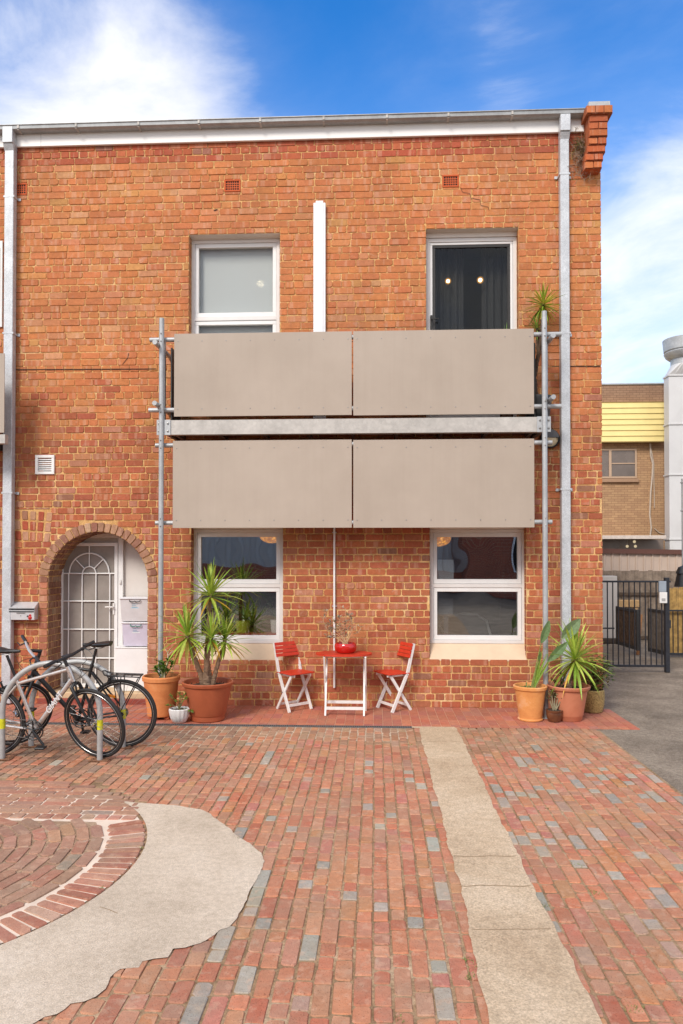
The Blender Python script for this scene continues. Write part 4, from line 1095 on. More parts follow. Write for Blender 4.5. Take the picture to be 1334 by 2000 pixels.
M_POT1=claymat('clay_orange',srgb(206,120,66),srgb(222,140,82),srgb(230,156,100))
M_POT2=claymat('plastic_brick',srgb(160,82,50),srgb(176,92,58),srgb(184,100,64),.55,3)
M_POT3=claymat('clay_yellow',srgb(216,140,78),srgb(230,158,90),srgb(238,190,150),.75,7)
M_POT4=claymat('plastic_salmon',srgb(186,112,80),srgb(200,126,94),srgb(206,134,102),.55,3)
M_POT5=claymat('brown_glaze',srgb(84,52,36),srgb(112,70,46),srgb(136,92,62),.3,8)
M_WPOT=mat('white_ceramic',(0.76,0.75,0.73),.3,0,.05,10,.02)
YEL=[(164,188,72),(150,180,64),(182,200,86),(130,164,56),(194,206,100)]
GRN=[(84,124,44),(96,138,52),(70,104,40),(116,150,64)]
def leafmat(name,rough=.45,trans=.25):
    m,nt,b,out=newmat(name); a=N(nt,'ShaderNodeAttribute',attribute_name='tint'); n=noise(nt,40,3,.6,gcoord(nt))
    c=mixc(nt,1.0,a.outputs['Color'],ramp(nt,n.outputs[0],[(.3,(.75,.78,.7)),(.7,(1.2,1.2,1.15))]).outputs[0],'MULTIPLY')
    L(nt,c,b.inputs['Base Color']); b.inputs['Roughness'].default_value=rough
    t=N(nt,'ShaderNodeBsdfTranslucent'); L(nt,c,t.inputs[0]); mx=N(nt,'ShaderNodeMixShader'); mx.inputs[0].default_value=trans
    L(nt,b.outputs[0],mx.inputs[1]); L(nt,t.outputs[0],mx.inputs[2]); L(nt,mx.outputs[0],out.inputs[0]); MATS[name]=m; return m
M_LEAF=leafmat('leaf'); 
M_BARK=mat('yucca_bark',srgb(150,122,98),.9,0,.3,30,.9,50)
M_BARKD=mat('dark_bark',srgb(92,70,52),.9,0,.3,40,.8,60)
def lcol(pal,k=.95):
    c=s2l(random.choice(pal)); j=random.uniform(.75,1.2)*k; return (c[0]*j,c[1]*j,c[2]*j,1)
def yhead(mb,c,n,Lm,w,pal,el0=-35,el1=85,droop=.35,bias=None,clampy=None):
    c=V(c)
    for i in range(n):
        az=i*2.399+random.uniform(-.2,.2); f=(i+.5)/n; el=R(el1+(el0-el1)*f**.9+random.uniform(-8,8))
        d=V((math.cos(az)*math.cos(el),math.sin(az)*math.cos(el),math.sin(el)))
        if clampy and c.y+d.y*Lm>clampy: d.y=(clampy-c.y)/Lm; d.normalize()
        ln=Lm*random.uniform(.72,1.08)*(1-.12*abs(f-.5))
        col=lcol(pal); 
        if f>.82 and random.random()<.35: col=lcol([(196,170,80),(206,160,60)])
        mb.blade(c+d*.012+V((0,0,-.05*f)),d,ln,w*random.uniform(.8,1.15),droop*random.uniform(.4,1.5)*(1+f*1.2),6,col)
def trunk(pts,rs,mb=None):
    mb=mb or MB(); pts=[V(p) for p in pts]; P_=[]; R_=[]
    for i in range(len(pts)-1):
        for k in range(10):
            t_=k/10; P_.append(pts[i].lerp(pts[i+1],t_)+V((random.uniform(-.003,.003),random.uniform(-.003,.003),0))); R_.append((rs[i]*(1-t_)+rs[i+1]*t_)*(1+.09*((k%2)*2-1)+random.uniform(-.04,.04)))
    P_.append(pts[-1]); R_.append(rs[-1]); mb.tube(P_,R_,10); return mb
# pot 1 : tall terracotta, sparse shrub
c=G(306,1409); cx,cy=c.x,c.y+.17
t1=pot('potted_plant','tall orange terracotta pot with a sparse green shrub below the left balcony post','potted plant',cx,cy,[(.13,.03),(.155,.035),(.16,.05),(.158,.075),(.175,.2),(.195,.4),(.198,.425),(.214,.435),(.217,.475),(.205,.49),(.192,.486),(.188,.43)],M_POT1,.188,.43)
ft=MB()
for a in (-2.4,-.7,.8,2.4): ft.bbox(cx+.12*math.cos(a)-.03,cx+.12*math.cos(a)+.03,cy+.12*math.sin(a)-.03,cy+.12*math.sin(a)+.03,.005,.037,.006)
obj('pot_feet', ft, M_POT2, t1)
st=MB(); lf=MB()
def shrub(st,lf,base,stems,ll,lw,pal,z0=0,nl=14):
    for (dx,dy,h,r) in stems:
        pts=[V(base)+V((dx*k/4,dy*k/4,h*k/4))+V((random.uniform(-.01,.01),random.uniform(-.01,.01),0)) for k in range(5)]; st.tube(pts,[r*(1-.15*k) for k in range(5)],7)
        for k in range(nl):
            f=random.uniform(.35,1.02); p=pts[0].lerp(pts[-1],min(1,f)); a=random.uniform(0,2*PI)
            lf.blade(p,(math.cos(a),math.sin(a),random.uniform(.1,1.1)),ll*random.uniform(.6,1.2),lw,.2,3,lcol(pal),wprof=lambda t:max(.05,math.sin(PI*(.08+.9*t))))
shrub(st,lf,(cx+.02,cy,.43),((-.05,0,.24,.012),(.07,-.02,.26,.012),(-.10,.02,.14,.008),(.11,.02,.20,.009),(.01,.03,.20,.012)),.075,.030,[(110,150,60),(126,164,70),(96,134,54)],nl=22)
obj('stems', st, mat('green_stem',srgb(120,120,76),.8,0,.2,40,.2), t1, smooth=True); obj('leaves', lf, M_LEAF, t1)
dd=MB(); p0=V((cx+.03,cy,.44)); dd.tube([p0,p0+V((.02,0,.12)),p0+V((.05,0,.24)),p0+V((.045,0,.31)),p0+V((.075,0,.36))],[.010,.009,.008,.007,.005],7); dd.tube([p0+V((.045,0,.31)),p0+V((.02,-.01,.36))],.005,6); dd.tube([p0+V((.05,0,.28)),p0+V((.10,0,.33)),p0+V((.115,0,.325))],[.006,.005,.004],6)
obj('dead_stem', dd, mat('dead_wood',srgb(214,196,172),.8,0,.1,40,.2), t1, smooth=True)
# pot 2 : large yucca
c=G(398,1414); cx,cy=c.x,c.y+.20
t2=pot('potted_yucca','large three trunked yucca in a wide brick red plastic pot under the left window','potted yucca',cx,cy,[(.178,0),(.19,.01),(.195,.06),(.20,.065),(.204,.075),(.262,.36),(.266,.385),(.288,.40),(.296,.43),(.285,.44),(.27,.436),(.258,.39)],M_POT2,.258,.385)
b0=V((cx+.0,cy,.385)); 
def W_(u,v,y): return P(u,v,y)
heads=[(412,1148,cy,46,.40,.034,(-30,88)),(366,1232,cy-.10,44,.38,.034,(-45,80)),(413,1240,cy-.12,40,.34,.032,(-30,75)),(440,1243,cy+.05,38,.34,.032,(-40,75))]
bk=MB()
h0=W_(411,1160,cy); h1=W_(366,1240,cy-.10); h2=W_(413,1243,cy-.12); h3=W_(440,1248,cy+.05)
bk=trunk([b0+V((.0,.0,-.02)),b0+V((0,.0,.12)),W_(404,1290,cy),W_(408,1215,cy),h0],[.062,.045,.034,.024,.02])
trunk([b0+V((-.04,-.02,.0)),b0+V((-.07,-.04,.13)),W_(380,1285,cy-.07),h1],[.045,.03,.026,.022],bk)
trunk([b0+V((.04,-.0,.0)),b0+V((.08,0,.14)),W_(431,1280,cy),h3],[.04,.026,.022,.02],bk)
trunk([b0+V((.0,-.04,.0)),b0+V((-.01,-.06,.13)),W_(405,1280,cy-.09),h2],[.045,.034,.028,.024],bk)
obj('trunk', bk, M_BARK, t2, smooth=True)
for (h,n,Lm,w,e0,e1) in ((h0,54,.44,.038,-35,88),(h1,54,.44,.038,-60,85),(h2,46,.36,.034,-35,80),(h3,44,.36,.034,-45,80)):
    lf=MB(); yhead(lf,h,n,Lm,w,YEL,e0,e1,.35,clampy=-.12); obj('leaf_rosette', lf, M_LEAF, t2)
# pot 3 : white ribbed
c=G(346,1415); cx,cy=c.x,c.y+.09
t3=pot('potted_succulent','small white ribbed pot of sprawling green fern-like stems between two large pots','potted plant',cx,cy,[(.06,0),(.072,.006),(.10,.06),(.112,.12),(.114,.15),(.106,.158),(.098,.13)],M_WPOT,.1,.13,ribs=14,amp=.035,n=84)
st=MB(); lf=MB()
for (dx,dy,dz) in ((-.11,-.02,.17),(.03,0,.16),(.0,.02,.20),(.09,-.03,.14),(.07,.02,.19),(.17,-.06,-.02),(-.14,-.03,.05),(-.03,-.02,.11)):
    b=V((cx,cy,.145)); e=b+V((dx,dy,dz)); mid=(b+e)/2+V((0,0,.03)); st.tube([b,mid,e],.004,6)
    for k in range(15):
        a=random.uniform(0,2*PI); p=mid.lerp(e,random.uniform(.3,1)); lf.blade(p,(math.cos(a),math.sin(a),random.uniform(-.2,.8)),random.uniform(.03,.05),.013,.3,3,lcol([(112,160,60),(134,178,74),(92,136,56)]),wprof=lambda t:max(.05,math.sin(PI*(.1+.88*t))))
obj('stems', st, mat('green_stem',srgb(120,120,76)), t3); obj('leaves', lf, M_LEAF, t3)
# red bowl on the table
bx=X(675,1262,ty); t4=thing('planter_bowl','glossy red bowl of trailing silver grey succulent standing on the red table','planter',(bx,ty,.724))
obj('bowl', MB().lathe([(.075,0),(.10,.004),(.128,.035),(.134,.07),(.128,.10),(.118,.115),(.11,.11),(.105,.09)],(bx,ty,.724),40), M_REDGL, t4, smooth=True)
s_=MB().lathe([(0,.10),(.106,.095)],(bx,ty,.724),30); obj('soil', s_, M_SOIL, t4)
st=MB(); lf=MB(); SIL=[(176,170,156),(160,158,146),(196,184,170),(150,140,128),(186,176,160)]
b=V((bx,ty,.82))
def dep(u,v,dy=0): return P(u,v,ty+dy)
strands=[[(660,1240),(640,1232),(631,1212),(635,1196),(640,1192)],[(668,1240),(662,1222),(664,1206),(660,1205)],[(672,1240),(676,1215),(675,1190),(664,1184)],[(680,1245),(690,1225),(700,1222),(705,1226),(700,1236),(690,1238)],[(676,1245),(684,1212),(686,1200)],[(655,1245),(640,1246),(636,1238)],[(670,1245),(650,1226),(644,1232)],[(683,1245),(688,1220),(684,1206),(678,1198)],[(662,1245),(650,1240),(642,1224),(646,1214)],[(673,1242),(670,1225),(678,1212)],[(668,1242),(662,1228),(655,1218),(648,1208)]]
for i,s2 in enumerate(strands):
    dy=random.uniform(-.06,.06); pts=[b+V((random.uniform(-.05,.05),0,0))]+[dep(u,v,dy*k/3) for k,(u,v) in enumerate(s2)]
    st.tube(pts,[.0055]+[.0045]*(len(pts)-1),6)
    n_=len(pts)
    for k in range(26):
        f=random.uniform(.35,1.0)*(n_-1); j=min(int(f),n_-2); p=pts[j].lerp(pts[j+1],f-j); a=random.uniform(0,2*PI)
        if i in (2,3) and random.random()<.75: continue
        lf.blade(p,(math.cos(a),math.sin(a)*.7,random.uniform(-.1,1)),random.uniform(.034,.058),.018,.1,3,lcol(SIL,1.0),wprof=lambda t:max(.05,math.sin(PI*(.1+.88*t))))
obj('stems', st, mat('dry_stem',srgb(196,158,120),.8,0,.2,40,.2), t4, smooth=True); obj('leaves', lf, M_LEAF, t4)
# right group
c=G(1041,1412); cx,cy=c.x,c.y+.14
t5=pot('potted_strelitzia','bird of paradise with paddle leaves in the pale orange clay pot','potted plant',cx,cy,[(.125,0),(.138,.004),(.142,.018),(.13,.028),(.145,.15),(.168,.32),(.172,.345),(.188,.355),(.191,.385),(.18,.395),(.168,.39),(.162,.35)],M_POT3,.164,.35)
st=MB(); lf=MB()
def paddle(base,pt0,pt1,w,col):
    st.tube([base,base.lerp(pt0,.5)+V((-.01,0,.0)),pt0],[.009,.007,.005],7)
    d=pt1-pt0; lf.blade(pt0,d,d.length,w,.06,8,col,wprof=lambda t:max(.03,math.sin(PI*(.04+.93*t))**.8),upv=V((.3,-.9,.2)))
bb=V((cx+.03,cy,.36))
paddle(bb+V((0,0,0)),P(1057,1256,cy-.03),P(1072,1212,cy-.06),.10,(.17,.27,.12,1))
paddle(bb+V((.02,0,0)),P(1098,1246,cy-.02),P(1132,1208,cy-.10),.15,(.24,.34,.19,1))
paddle(bb+V((.0,.02,0)),P(1070,1292,cy-.02),P(1108,1253,cy-.05),.10,(.17,.27,.12,1))
paddle(bb+V((-.02,.0,0)),P(1052,1292,cy-.02),P(1055,1270,cy-.02),.03,(.10,.17,.05,1))
for (u,v) in ((1060,1265),(1072,1290),(1054,1300),(1068,1275)): 
    e=P(u,v,cy-.02); d=e-bb; lf.blade(bb,d,d.length,.03,.1,6,lcol([(130,160,60)]),upv=V((0,-1,0)))
st.tube([bb+V((-.07,-.01,0)),bb+V((-.075,-.01,.07))],.008,6); st.tube([bb+V((-.05,-.03,0)),bb+V((-.05,-.03,.05))],.007,6)
obj('stems', st, mat('green_stem2',srgb(140,150,80),.6,0,.2,40,.1), t5, smooth=True); obj('leaves', lf, M_LEAF, t5)
gc=MB()
for k in range(90):
    a=random.uniform(0,2*PI); r_=.15*math.sqrt(random.random()); gc.blade((cx-.05+r_*.6*math.cos(a),cy+r_*math.sin(a)*.7,.355),(math.cos(a),math.sin(a),.8),.03,.009,.4,3,lcol([(120,150,60)]))
obj('ground_cover', gc, M_LEAF, t5, kind='stuff')
c=G(1086,1413); cx,cy=c.x,c.y+.075
t6=pot('potted_succulent','little jade plant in a brown glazed pot between two larger corner pots','potted plant',cx,cy,[(.055,0),(.066,.006),(.085,.05),(.09,.095),(.088,.105),(.094,.115),(.094,.13),(.086,.134),(.08,.12)],M_POT5,.081,.118)
st=MB(); lf=MB(); b=V((cx,cy,.12))
for (dx,dy,h) in ((-.03,0,.20),(.05,0,.19),(.08,-.02,.15),(-.05,.02,.14),(.01,.02,.17)):
    e=b+V((dx,dy,h)); st.tube([b+V((dx*.1,0,0)),b+V((dx*.6,dy*.5,h*.5)),e],[.011,.008,.006],7)
    for k in range(22):
        a=random.uniform(0,2*PI); p=e+V((random.gauss(0,.018),random.gauss(0,.018),random.gauss(0,.016))); lf.blade(p,(math.cos(a),math.sin(a),random.uniform(0,1)),.034,.022,.0,3,lcol([(140,142,106),(158,154,120),(170,150,120),(120,126,90)]),wprof=lambda t:max(.1,math.sin(PI*(.12+.8*t))))
obj('stems', st, mat('jade_stem',srgb(150,140,112),.8,0,.2,30,.2), t6, smooth=True); obj('leaves', lf, M_LEAF, t6)
c=G(1118,1412); cx,cy=c.x,c.y+.16
t7=pot('potted_yucca','single headed yucca in a wide salmon plastic pot by the right downpipe','potted yucca',cx,cy,[(.14,0),(.15,.01),(.155,.05),(.16,.055),(.162,.065),(.205,.32),(.208,.345),(.236,.358),(.243,.385),(.236,.395),(.222,.39),(.205,.35)],M_POT4,.205,.35)
hd_=P(1123,1292,cy-.02); bk=trunk([(cx+.01,cy,.34),(cx-.0,cy,.45),P(1120,1315,cy),hd_],[.034,.028,.03,.024]); obj('trunk', bk, M_BARK, t7, smooth=True)
lf=MB(); yhead(lf,hd_+V((0,0,.04)),84,.50,.036,YEL,-55,88,.3,clampy=-.13); obj('leaf_rosette', lf, M_LEAF, t7)
st=MB(); lf=MB(); shrub(st,lf,(cx-.10,cy-.05,.35),((-.0,0,.22,.007),(.03,-.02,.14,.006),(-.10,.0,.12,.004)),.05,.02,[(70,104,48),(84,120,56)],nl=12); obj('side_shoot', st, M_BARKD, t7); obj('leaves', lf, M_LEAF, t7)
# basket with leafy bush
c=G(1157,1385); cx,cy=X(1157,1385,-.17),-.175
t8=pot('potted_bush','leafy green bush in a woven straw pot tucked behind the corner yucca','potted plant',cx,cy,[(.10,0),(.115,.01),(.135,.10),(.14,.2),(.135,.26),(.125,.27),(.12,.24)],None or mat('woven_straw',srgb(176,150,96),.9,0,.45,60,.9,80),.12,.24)
st=MB(); lf=MB(); b=V((cx,cy,.25))
for k in range(16):
    a=random.uniform(0,2*PI); r_=random.uniform(.05,.2); e=b+V((r_*math.cos(a)+.03,r_*.7*math.sin(a)-.03,random.uniform(.12,.42))); st.tube([b,(b+e)/2+V((0,0,.04)),e],[.006,.004,.003],6)
for k in range(520):
    while True:
        q=V((random.uniform(-1,1),random.uniform(-1,1),random.uniform(-1,1)))
        if .15<q.length<1: break
    p=b+V((.04+q.x*.20,-.03+q.y*.14,.24+q.z*.22)); a=random.uniform(0,2*PI)
    lf.blade(p,(math.cos(a),math.sin(a),random.uniform(-.6,.6)),random.uniform(.035,.06),.026,.3,3,lcol([(96,124,48),(118,146,62),(70,96,40),(150,150,80),(134,110,70)],.75),wprof=lambda t:max(.05,math.sin(PI*(.08+.9*t))))
obj('stems', st, M_BARKD, t8); obj('leaves', lf, M_LEAF, t8)
# balcony yucca
yb_=-.22; zd=zb1-.010
bx=X(1050,800,yb_)
t9=pot('potted_yucca','tall yucca with yellow tipped leaves on the balcony behind the right post','potted yucca',bx,yb_,[(.12,0),(.13,.01),(.165,.25),(.18,.27),(.18,.30),(.165,.30),(.155,.27)],mat('charcoal_pot',(.05,.052,.055),.6,0,.1,10,.05),.157,.27,z=zd)
h0=P(1061,592,yb_); h1=P(1049,640,yb_+.05)
bk=trunk([(bx-.02,yb_,zd+.26),P(1043,738,yb_),P(1052,690,yb_),P(1058,640,yb_),h0],[.035,.03,.024,.02,.017]); trunk([P(1051,695,yb_),h1],[.02,.018],bk); obj('trunk', bk, M_BARKD, t9, smooth=True)
lf=MB(); yhead(lf,h0,66,.28,.026,[(176,190,60),(200,200,70),(150,176,60),(214,190,80),(130,160,50)],-60,88,.25,clampy=-.10); obj('leaf_rosette', lf, M_LEAF, t9)
lf=MB(); yhead(lf,h1,40,.21,.020,[(140,170,70),(120,156,60),(160,180,80)],-60,85,.25,clampy=-.1); obj('leaf_rosette', lf, M_LEAF, t9)
lf=MB(); q=P(990,642,-.3); 
for (u,v) in ((984,632),(990,629),(996,634)): 
    e=P(u,v,-.3); s0=P(989,662,-.3); d=e-s0; lf.blade(s0,d,d.length,.014,0,4,lcol(GRN,1))
t10=thing('potted_grass','tips of a small grassy plant peeping over the right balcony panel','plant',(q.x,-.3,zd)); obj('leaves', lf, M_LEAF, t10)
pm=MB(); s0=P(989,662,-.3); pm.tube([(s0.x,s0.y,zd+.15),tuple(s0)],.008,6); obj('stem', pm, M_BARKD, t10); obj('pot', MB().lathe([(.07,0),(.09,.16),(.08,.16),(.07,.14)],(s0.x,s0.y,zd+.002),20), M_POT5, t10)
# bush growing under the parapet
tb_=thing('wall_bush','dry grey tangled bush growing out of the brickwork under the parapet end','bush',(X(1138,320,-.05),0,Z(1138,330)))
st=MB(); lf=MB(); root=P(1148,318,-.0)
for k in range(95):
    a=random.gauss(-1.75,1.0); ln=random.uniform(.08,.21); org=P(1142+random.uniform(-10,4),random.uniform(270,322),-.015)
    p=org; pts=[p]; d=V((math.cos(a)*.8-.1,-random.uniform(.1,.7),math.sin(a)*.6))
    for j in range(4): d=(d+V((random.uniform(-.6,.6),random.uniform(-.3,.3),random.uniform(-.6,.5)))).normalized(); p=p+d*ln/4; p.y=min(p.y,-.012); pts.append(p)
    st.tube(pts,[.004,.003,.0025,.002,.0015],4,cap=False)
for k in range(150):
    p=P(1120+random.uniform(-3,36),random.gauss(312,20),random.uniform(-.14,-.02)); a=random.uniform(0,2*PI); st.tube([p,p+V((math.cos(a)*.05,0,math.sin(a)*.04)),p+V((math.cos(a)*.08,-.01,math.sin(a)*.09))],.0022,4,cap=False)
for k in range(260):
    p=P(1132+random.gauss(0,7),random.gauss(282,12),random.uniform(-.12,-.02)); a=random.uniform(0,2*PI); lf.blade(p,(math.cos(a),-.2,math.sin(a)),random.uniform(.025,.06),.007,.1,3,lcol([(120,120,70),(150,130,90),(100,110,56),(134,112,84)]))
for (u,v) in ((1118,296),(1116,302),(1121,290)): lf.blade(P(u+2,v+8,-.03),(0.05,-.05,1),.10,.012,.05,3,lcol([(140,140,80)]))
obj('twigs', st, mat('grey_twig',srgb(166,140,120),.9,0,.2,50,0), tb_); obj('leaves', lf, M_LEAF, tb_)

# ------------------------------------------------------------------ INSIDE THE WINDOWS
yw=YF+.12
xA,xB=X(384,1240,yw),X(550,1240,yw); zsl=Z(460,1237,yw+.02)
sh=MB().bbox(xA-.08,xB+.1,yw,yw+.28,zsl-.03,zsl,.003); obj('shelf', sh, mat('shelf_red',srgb(190,60,46),.4,0,.05,10,0), None, label='red shelf behind the glass of the lower left window', cat='shelf')
def inplant(u,r,h,m,label,nleaf,ll,lw,pal,dark=1.0,name='potted_plant',spread=1.0):
    y=yw+.14; x=X(u,1230,y); t=thing(name,label,'potted plant',(x,y,zsl+.001))
    obj('pot', MB().lathe([(r*.72,0),(r*.8,.004),(r,h),(r*.9,h),(r*.85,h-.02)],(x,y,zsl+.001),28), m, t, smooth=True)
    lf=MB()
    for k in range(nleaf):
        a=random.uniform(0,2*PI); d=V((math.cos(a)*spread,math.sin(a)*.4,random.uniform(.5,1.6)))
        lf.blade((x,y,zsl+h),d,ll*random.uniform(.5,1.1),lw*random.uniform(.6,1.2),random.uniform(.4,1.6),6,lcol(pal,dark),wprof=lambda t:max(.05,math.sin(PI*(.05+.9*t))**.8))
    obj('leaves', lf, M_LEAF, t); return t
inplant(474,.098,.155,mat('lime_pot',srgb(196,206,60),.35,0,.04,8,0),'lime yellow pot of trailing leaves inside the lower left window',26,.30,.05,[(90,130,50),(120,150,60),(70,100,40)])
inplant(505,.08,.13,M_BLKPL,'black pot with spiky dark leaves inside the lower left window',34,.46,.028,[(60,84,44),(50,74,40)])
inplant(539,.075,.165,M_WPOT,'white pot of fine grass leaves inside the lower left window',40,.36,.016,[(80,120,60),(60,100,60)])
for (u,v,lab) in ((531,1046,'orange glowing woven shade seen at the top of the lower left window'),(856,1052,'orange glowing woven shade seen at the top of the lower right window')):
    q=P(u,v,.75); t=thing('pendant_lamp',lab,'lamp',(q.x,.75,q.z),group='orange pendant lamps inside')
    m,nt,b,out=newmat('shade_amber_'+str(u)); b.inputs['Base Color'].default_value=(.6,.28,.05,1); vo=N(nt,'ShaderNodeTexVoronoi'); vo.inputs['Scale'].default_value=26; L(nt,gcoord(nt),vo.inputs['Vector']); L(nt,ramp(nt,vo.outputs['Distance'],[(.1,(1,.42,.05)),(.6,(.34,.10,.005))]).outputs[0],b.inputs['Emission Color']); b.inputs['Emission Strength'].default_value=.95
    obj('shade', MB().sphere(tuple(q),.17,24,(1,1,.62)), m, t, smooth=True); obj('cord', MB().tube([(q.x,.75,q.z+.09),(q.x,.75,3.19)],.004,6), M_BLKPL, t)
def bulb(u,v,y,lab,r,glow,ceil):
    q=P(u,v,y); t=thing('ceiling_bulb',lab,'lamp',(q.x,q.y,q.z),group='lit bulbs upstairs')
    obj('bulb', MB().sphere(tuple(q),r,16), emit('bulb_glow',(1,.80,.50),9), t, smooth=True)
    if glow: obj('halo_shell', MB().sphere(tuple(q),r*1.9,20), halomat(), t, smooth=True)  # glowing shell added to imitate the warm halo round the bulb
    obj('cord', MB().tube([(q.x,q.y,q.z+r*.9),(q.x,q.y,ceil)],.003,6), M_BLKPL, t)
def halomat():
    if 'amber_halo' in MATS: return MATS['amber_halo']
    m=bpy.data.materials.new('amber_halo'); m.use_nodes=True; nt=m.node_tree
    for n in list(nt.nodes): nt.nodes.remove(n)
    o=N(nt,'ShaderNodeOutputMaterial'); e=N(nt,'ShaderNodeEmission'); e.inputs[0].default_value=(1,.45,.10,1); e.inputs[1].default_value=.45; t=N(nt,'ShaderNodeBsdfTransparent'); mx=N(nt,'ShaderNodeMixShader')
    lw=N(nt,'ShaderNodeLayerWeight'); lw.inputs[0].default_value=.35; r=ramp(nt,lw.outputs['Facing'],[(.1,(.35,)*3),(.8,(1,1,1))]); L(nt,r.outputs[0],mx.inputs[0])
    L(nt,e.outputs[0],mx.inputs[1]); L(nt,t.outputs[0],mx.inputs[2]); L(nt,mx.outputs[0],o.inputs[0]); MATS['amber_halo']=m; return m
bulb(509,554,.55,'single lit bulb showing through the grey blind of the upper left window',.046,0,6.95)
bulb(875,549,.34,'lit bulb at the left of the balcony door glass',.022,1,6.9)
bulb(938,547,.33,'larger amber bulb in the middle of the balcony door glass',.024,1,6.9)
# monitor and sheet behind the lower right window
ymn=YF+.22
q=P(871,1187,ymn); t=thing('monitor','dark grey back of a computer monitor inside the lower right window','monitor',(q.x,ymn,q.z-.2))
MGR=mat('monitor_grey',(.10,.105,.12),.5,0,.05,10,0)
obj('screen', MB().bbox(X(857,1187,ymn),X(885,1187,ymn),ymn,ymn+.03,Z(871,1203,ymn),Z(871,1169,ymn),.004), MGR, t); obj('stand', MB().bbox(q.x-.03,q.x+.03,ymn+.01,ymn+.03,Z(871,1243,ymn),Z(871,1203,ymn),.004), MGR, t)
q=P(871,1112,YF+.09); obj('paper_sheet', MB().box(X(855,1112,YF+.09),X(886,1112,YF+.09),YF+.088,YF+.09,Z(871,1131,YF+.09),Z(871,1093,YF+.09)), mat('sheet_pale',(.55,.60,.62),.7,0,.12,6,0), None, label='pale paper sheet stuck inside the upper pane of the lower right window', cat='paper')
# office chair arm curve
q=G(900,1240); t=thing('office_chair','curved grey office chair back inside the lower right window','chair',(X(920,1240,.8),.8,.6))
q0=[P(u,v,.7) for u,v in ((872,1245),(858,1222),(862,1212),(880,1203),(905,1199),(930,1201),(950,1212),(958,1240))]
obj('frame', MB().tube(q0,.016,8), mat('chair_grey',(.42,.40,.38),.5,0,.05,10,0), t, smooth=True)
bk_=MB(); bk_.poly([p+V((0,.02,0)) for p in q0]); obj('backrest', bk_, M_RDARK, t)

# ------------------------------------------------------------------ BIKE HOOPS
def hoop(uL,uR,vB,vTop,label,vy):
    a=G(uL,vB); b=G(uR,vB-2); cx=(a.x+b.x)/2; cy=(a.y+b.y)/2; w=(b.x-a.x)/2; top=Z((uL+uR)/2,vTop,cy)
    t=thing('bike_hoop',label,'bike rack',(cx,cy,0),'galvanised bike hoops')
    pts=[(cx-w,cy,.01)]; zs_=top-w*1.0-.025
    if zs_<.05: zs_=.05
    hgt=top-.025-zs_
    for i in range(5): pts.append((cx-w,cy,.01+(zs_-.01)*(i+1)/5))
    for i in range(1,28): an=PI-PI*i/28; pts.append((cx+w*math.cos(an),cy,zs_+hgt*math.sin(an)))
    for i in range(6): pts.append((cx+w,cy,zs_-(zs_-.01)*i/5))
    obj('tube', MB().tube(pts,.026,14), M_RACK, t, smooth=True)
    zt_=Z(uR,vy,cy)
    for s_ in (-1,1):
        obj('reflective_tape', MB().tube([(cx+s_*w,cy,zt_-.045),(cx+s_*w,cy,zt_+.045)],.0268,14), mat('tape_yellow',srgb(216,214,40),.5,0,.15,50,.05), t, smooth=True)
        m_=MB().bbox(cx+s_*w-.09,cx+s_*w+.09,cy-.05,cy+.05,.006,.014,.003); m_.lathe([(.012,0),(.012,.012),(0,.012)],(cx+s_*w-.065,cy,.013),6); m_.lathe([(.012,0),(.012,.012),(0,.012)],(cx+s_*w+.065,cy,.013),6)
        obj('foot_plate', m_, mat('rusty_plate',srgb(140,100,74),.85,.1,.35,30,.4), t)
    return cy
yh1=hoop(0,198,1486,1290,'front grey steel bike hoop with yellow tape, nearest the camera',1415)
yh2=hoop(57,243,1461,1287,'rear grey steel bike hoop with yellow tape, closer to the doorway',1394)

# ------------------------------------------------------------------ BICYCLES
def wheel(parent, loc, rad, steer, rimm, name='wheel', flip=0, decal=False):
    """wheel in XZ plane, centred on loc, turned by steer about z"""
    M=Matrix.Translation(loc)@Matrix.Rotation(steer,4,'Z')
    def circ_(r,z=0,n=64): return [(r*math.cos(2*PI*i/n),z,r*math.sin(2*PI*i/n)) for i in range(n)]
    ty=MB().tube(circ_(rad-.015),.0155,10,closed=True).xform(M); w=obj(name, ty, M_RUBBER, parent, smooth=True)
    ri=MB()
    prof=[(rad-.028,-.011),(rad-.050,-.009),(rad-.053,0),(rad-.050,.009),(rad-.028,.011)]
    n=64; b=len(ri.v)
    for r_,y in prof:
        for i in range(n): a=2*PI*i/n; ri.v.append((r_*math.cos(a),y,r_*math.sin(a)))
    for k in range(len(prof)-1):
        for i in range(n): ri.face([b+k*n+i,b+k*n+(i+1)%n,b+(k+1)*n+(i+1)%n,b+(k+1)*n+i])
    obj('rim', ri.xform(M), rimm, w, smooth=True)
    br=MB()
    for y in (-.0125,.0125):
        pts=[((rad-.033)*math.cos(2*PI*i/n),y,(rad-.033)*math.sin(2*PI*i/n)) for i in range(n)]; br.tube(pts,.0018,4,closed=True)
    obj('rim_edge', br.xform(M), M_SILVER, w)
    sp=MB()
    for i in range(28):
        a=2*PI*i/28; s_=1 if i%2 else -1; o=.9*(1 if (i//2)%2 else -1); sp.tube([(.022*math.cos(a+o),s_*.03,.022*math.sin(a+o)),((rad-.05)*math.cos(a),0,(rad-.05)*math.sin(a))],.0011,4,cap=False)
    obj('spokes', sp.xform(M), mat('spoke_steel',(.25,.24,.24),.35,.6,.05,10,0), w)
    hb=MB().lathe([(0,-.055),(.008,-.055),(.009,-.04),(.024,-.036),(.024,-.030),(.014,-.026),(.014,.026),(.024,.030),(.024,.036),(.009,.04),(.008,.055),(0,.055)],(0,0,0),14,axis='y'); obj('hub', hb.xform(M), M_CHROME if not flip else M_BLKPL, w, smooth=True)
    return w
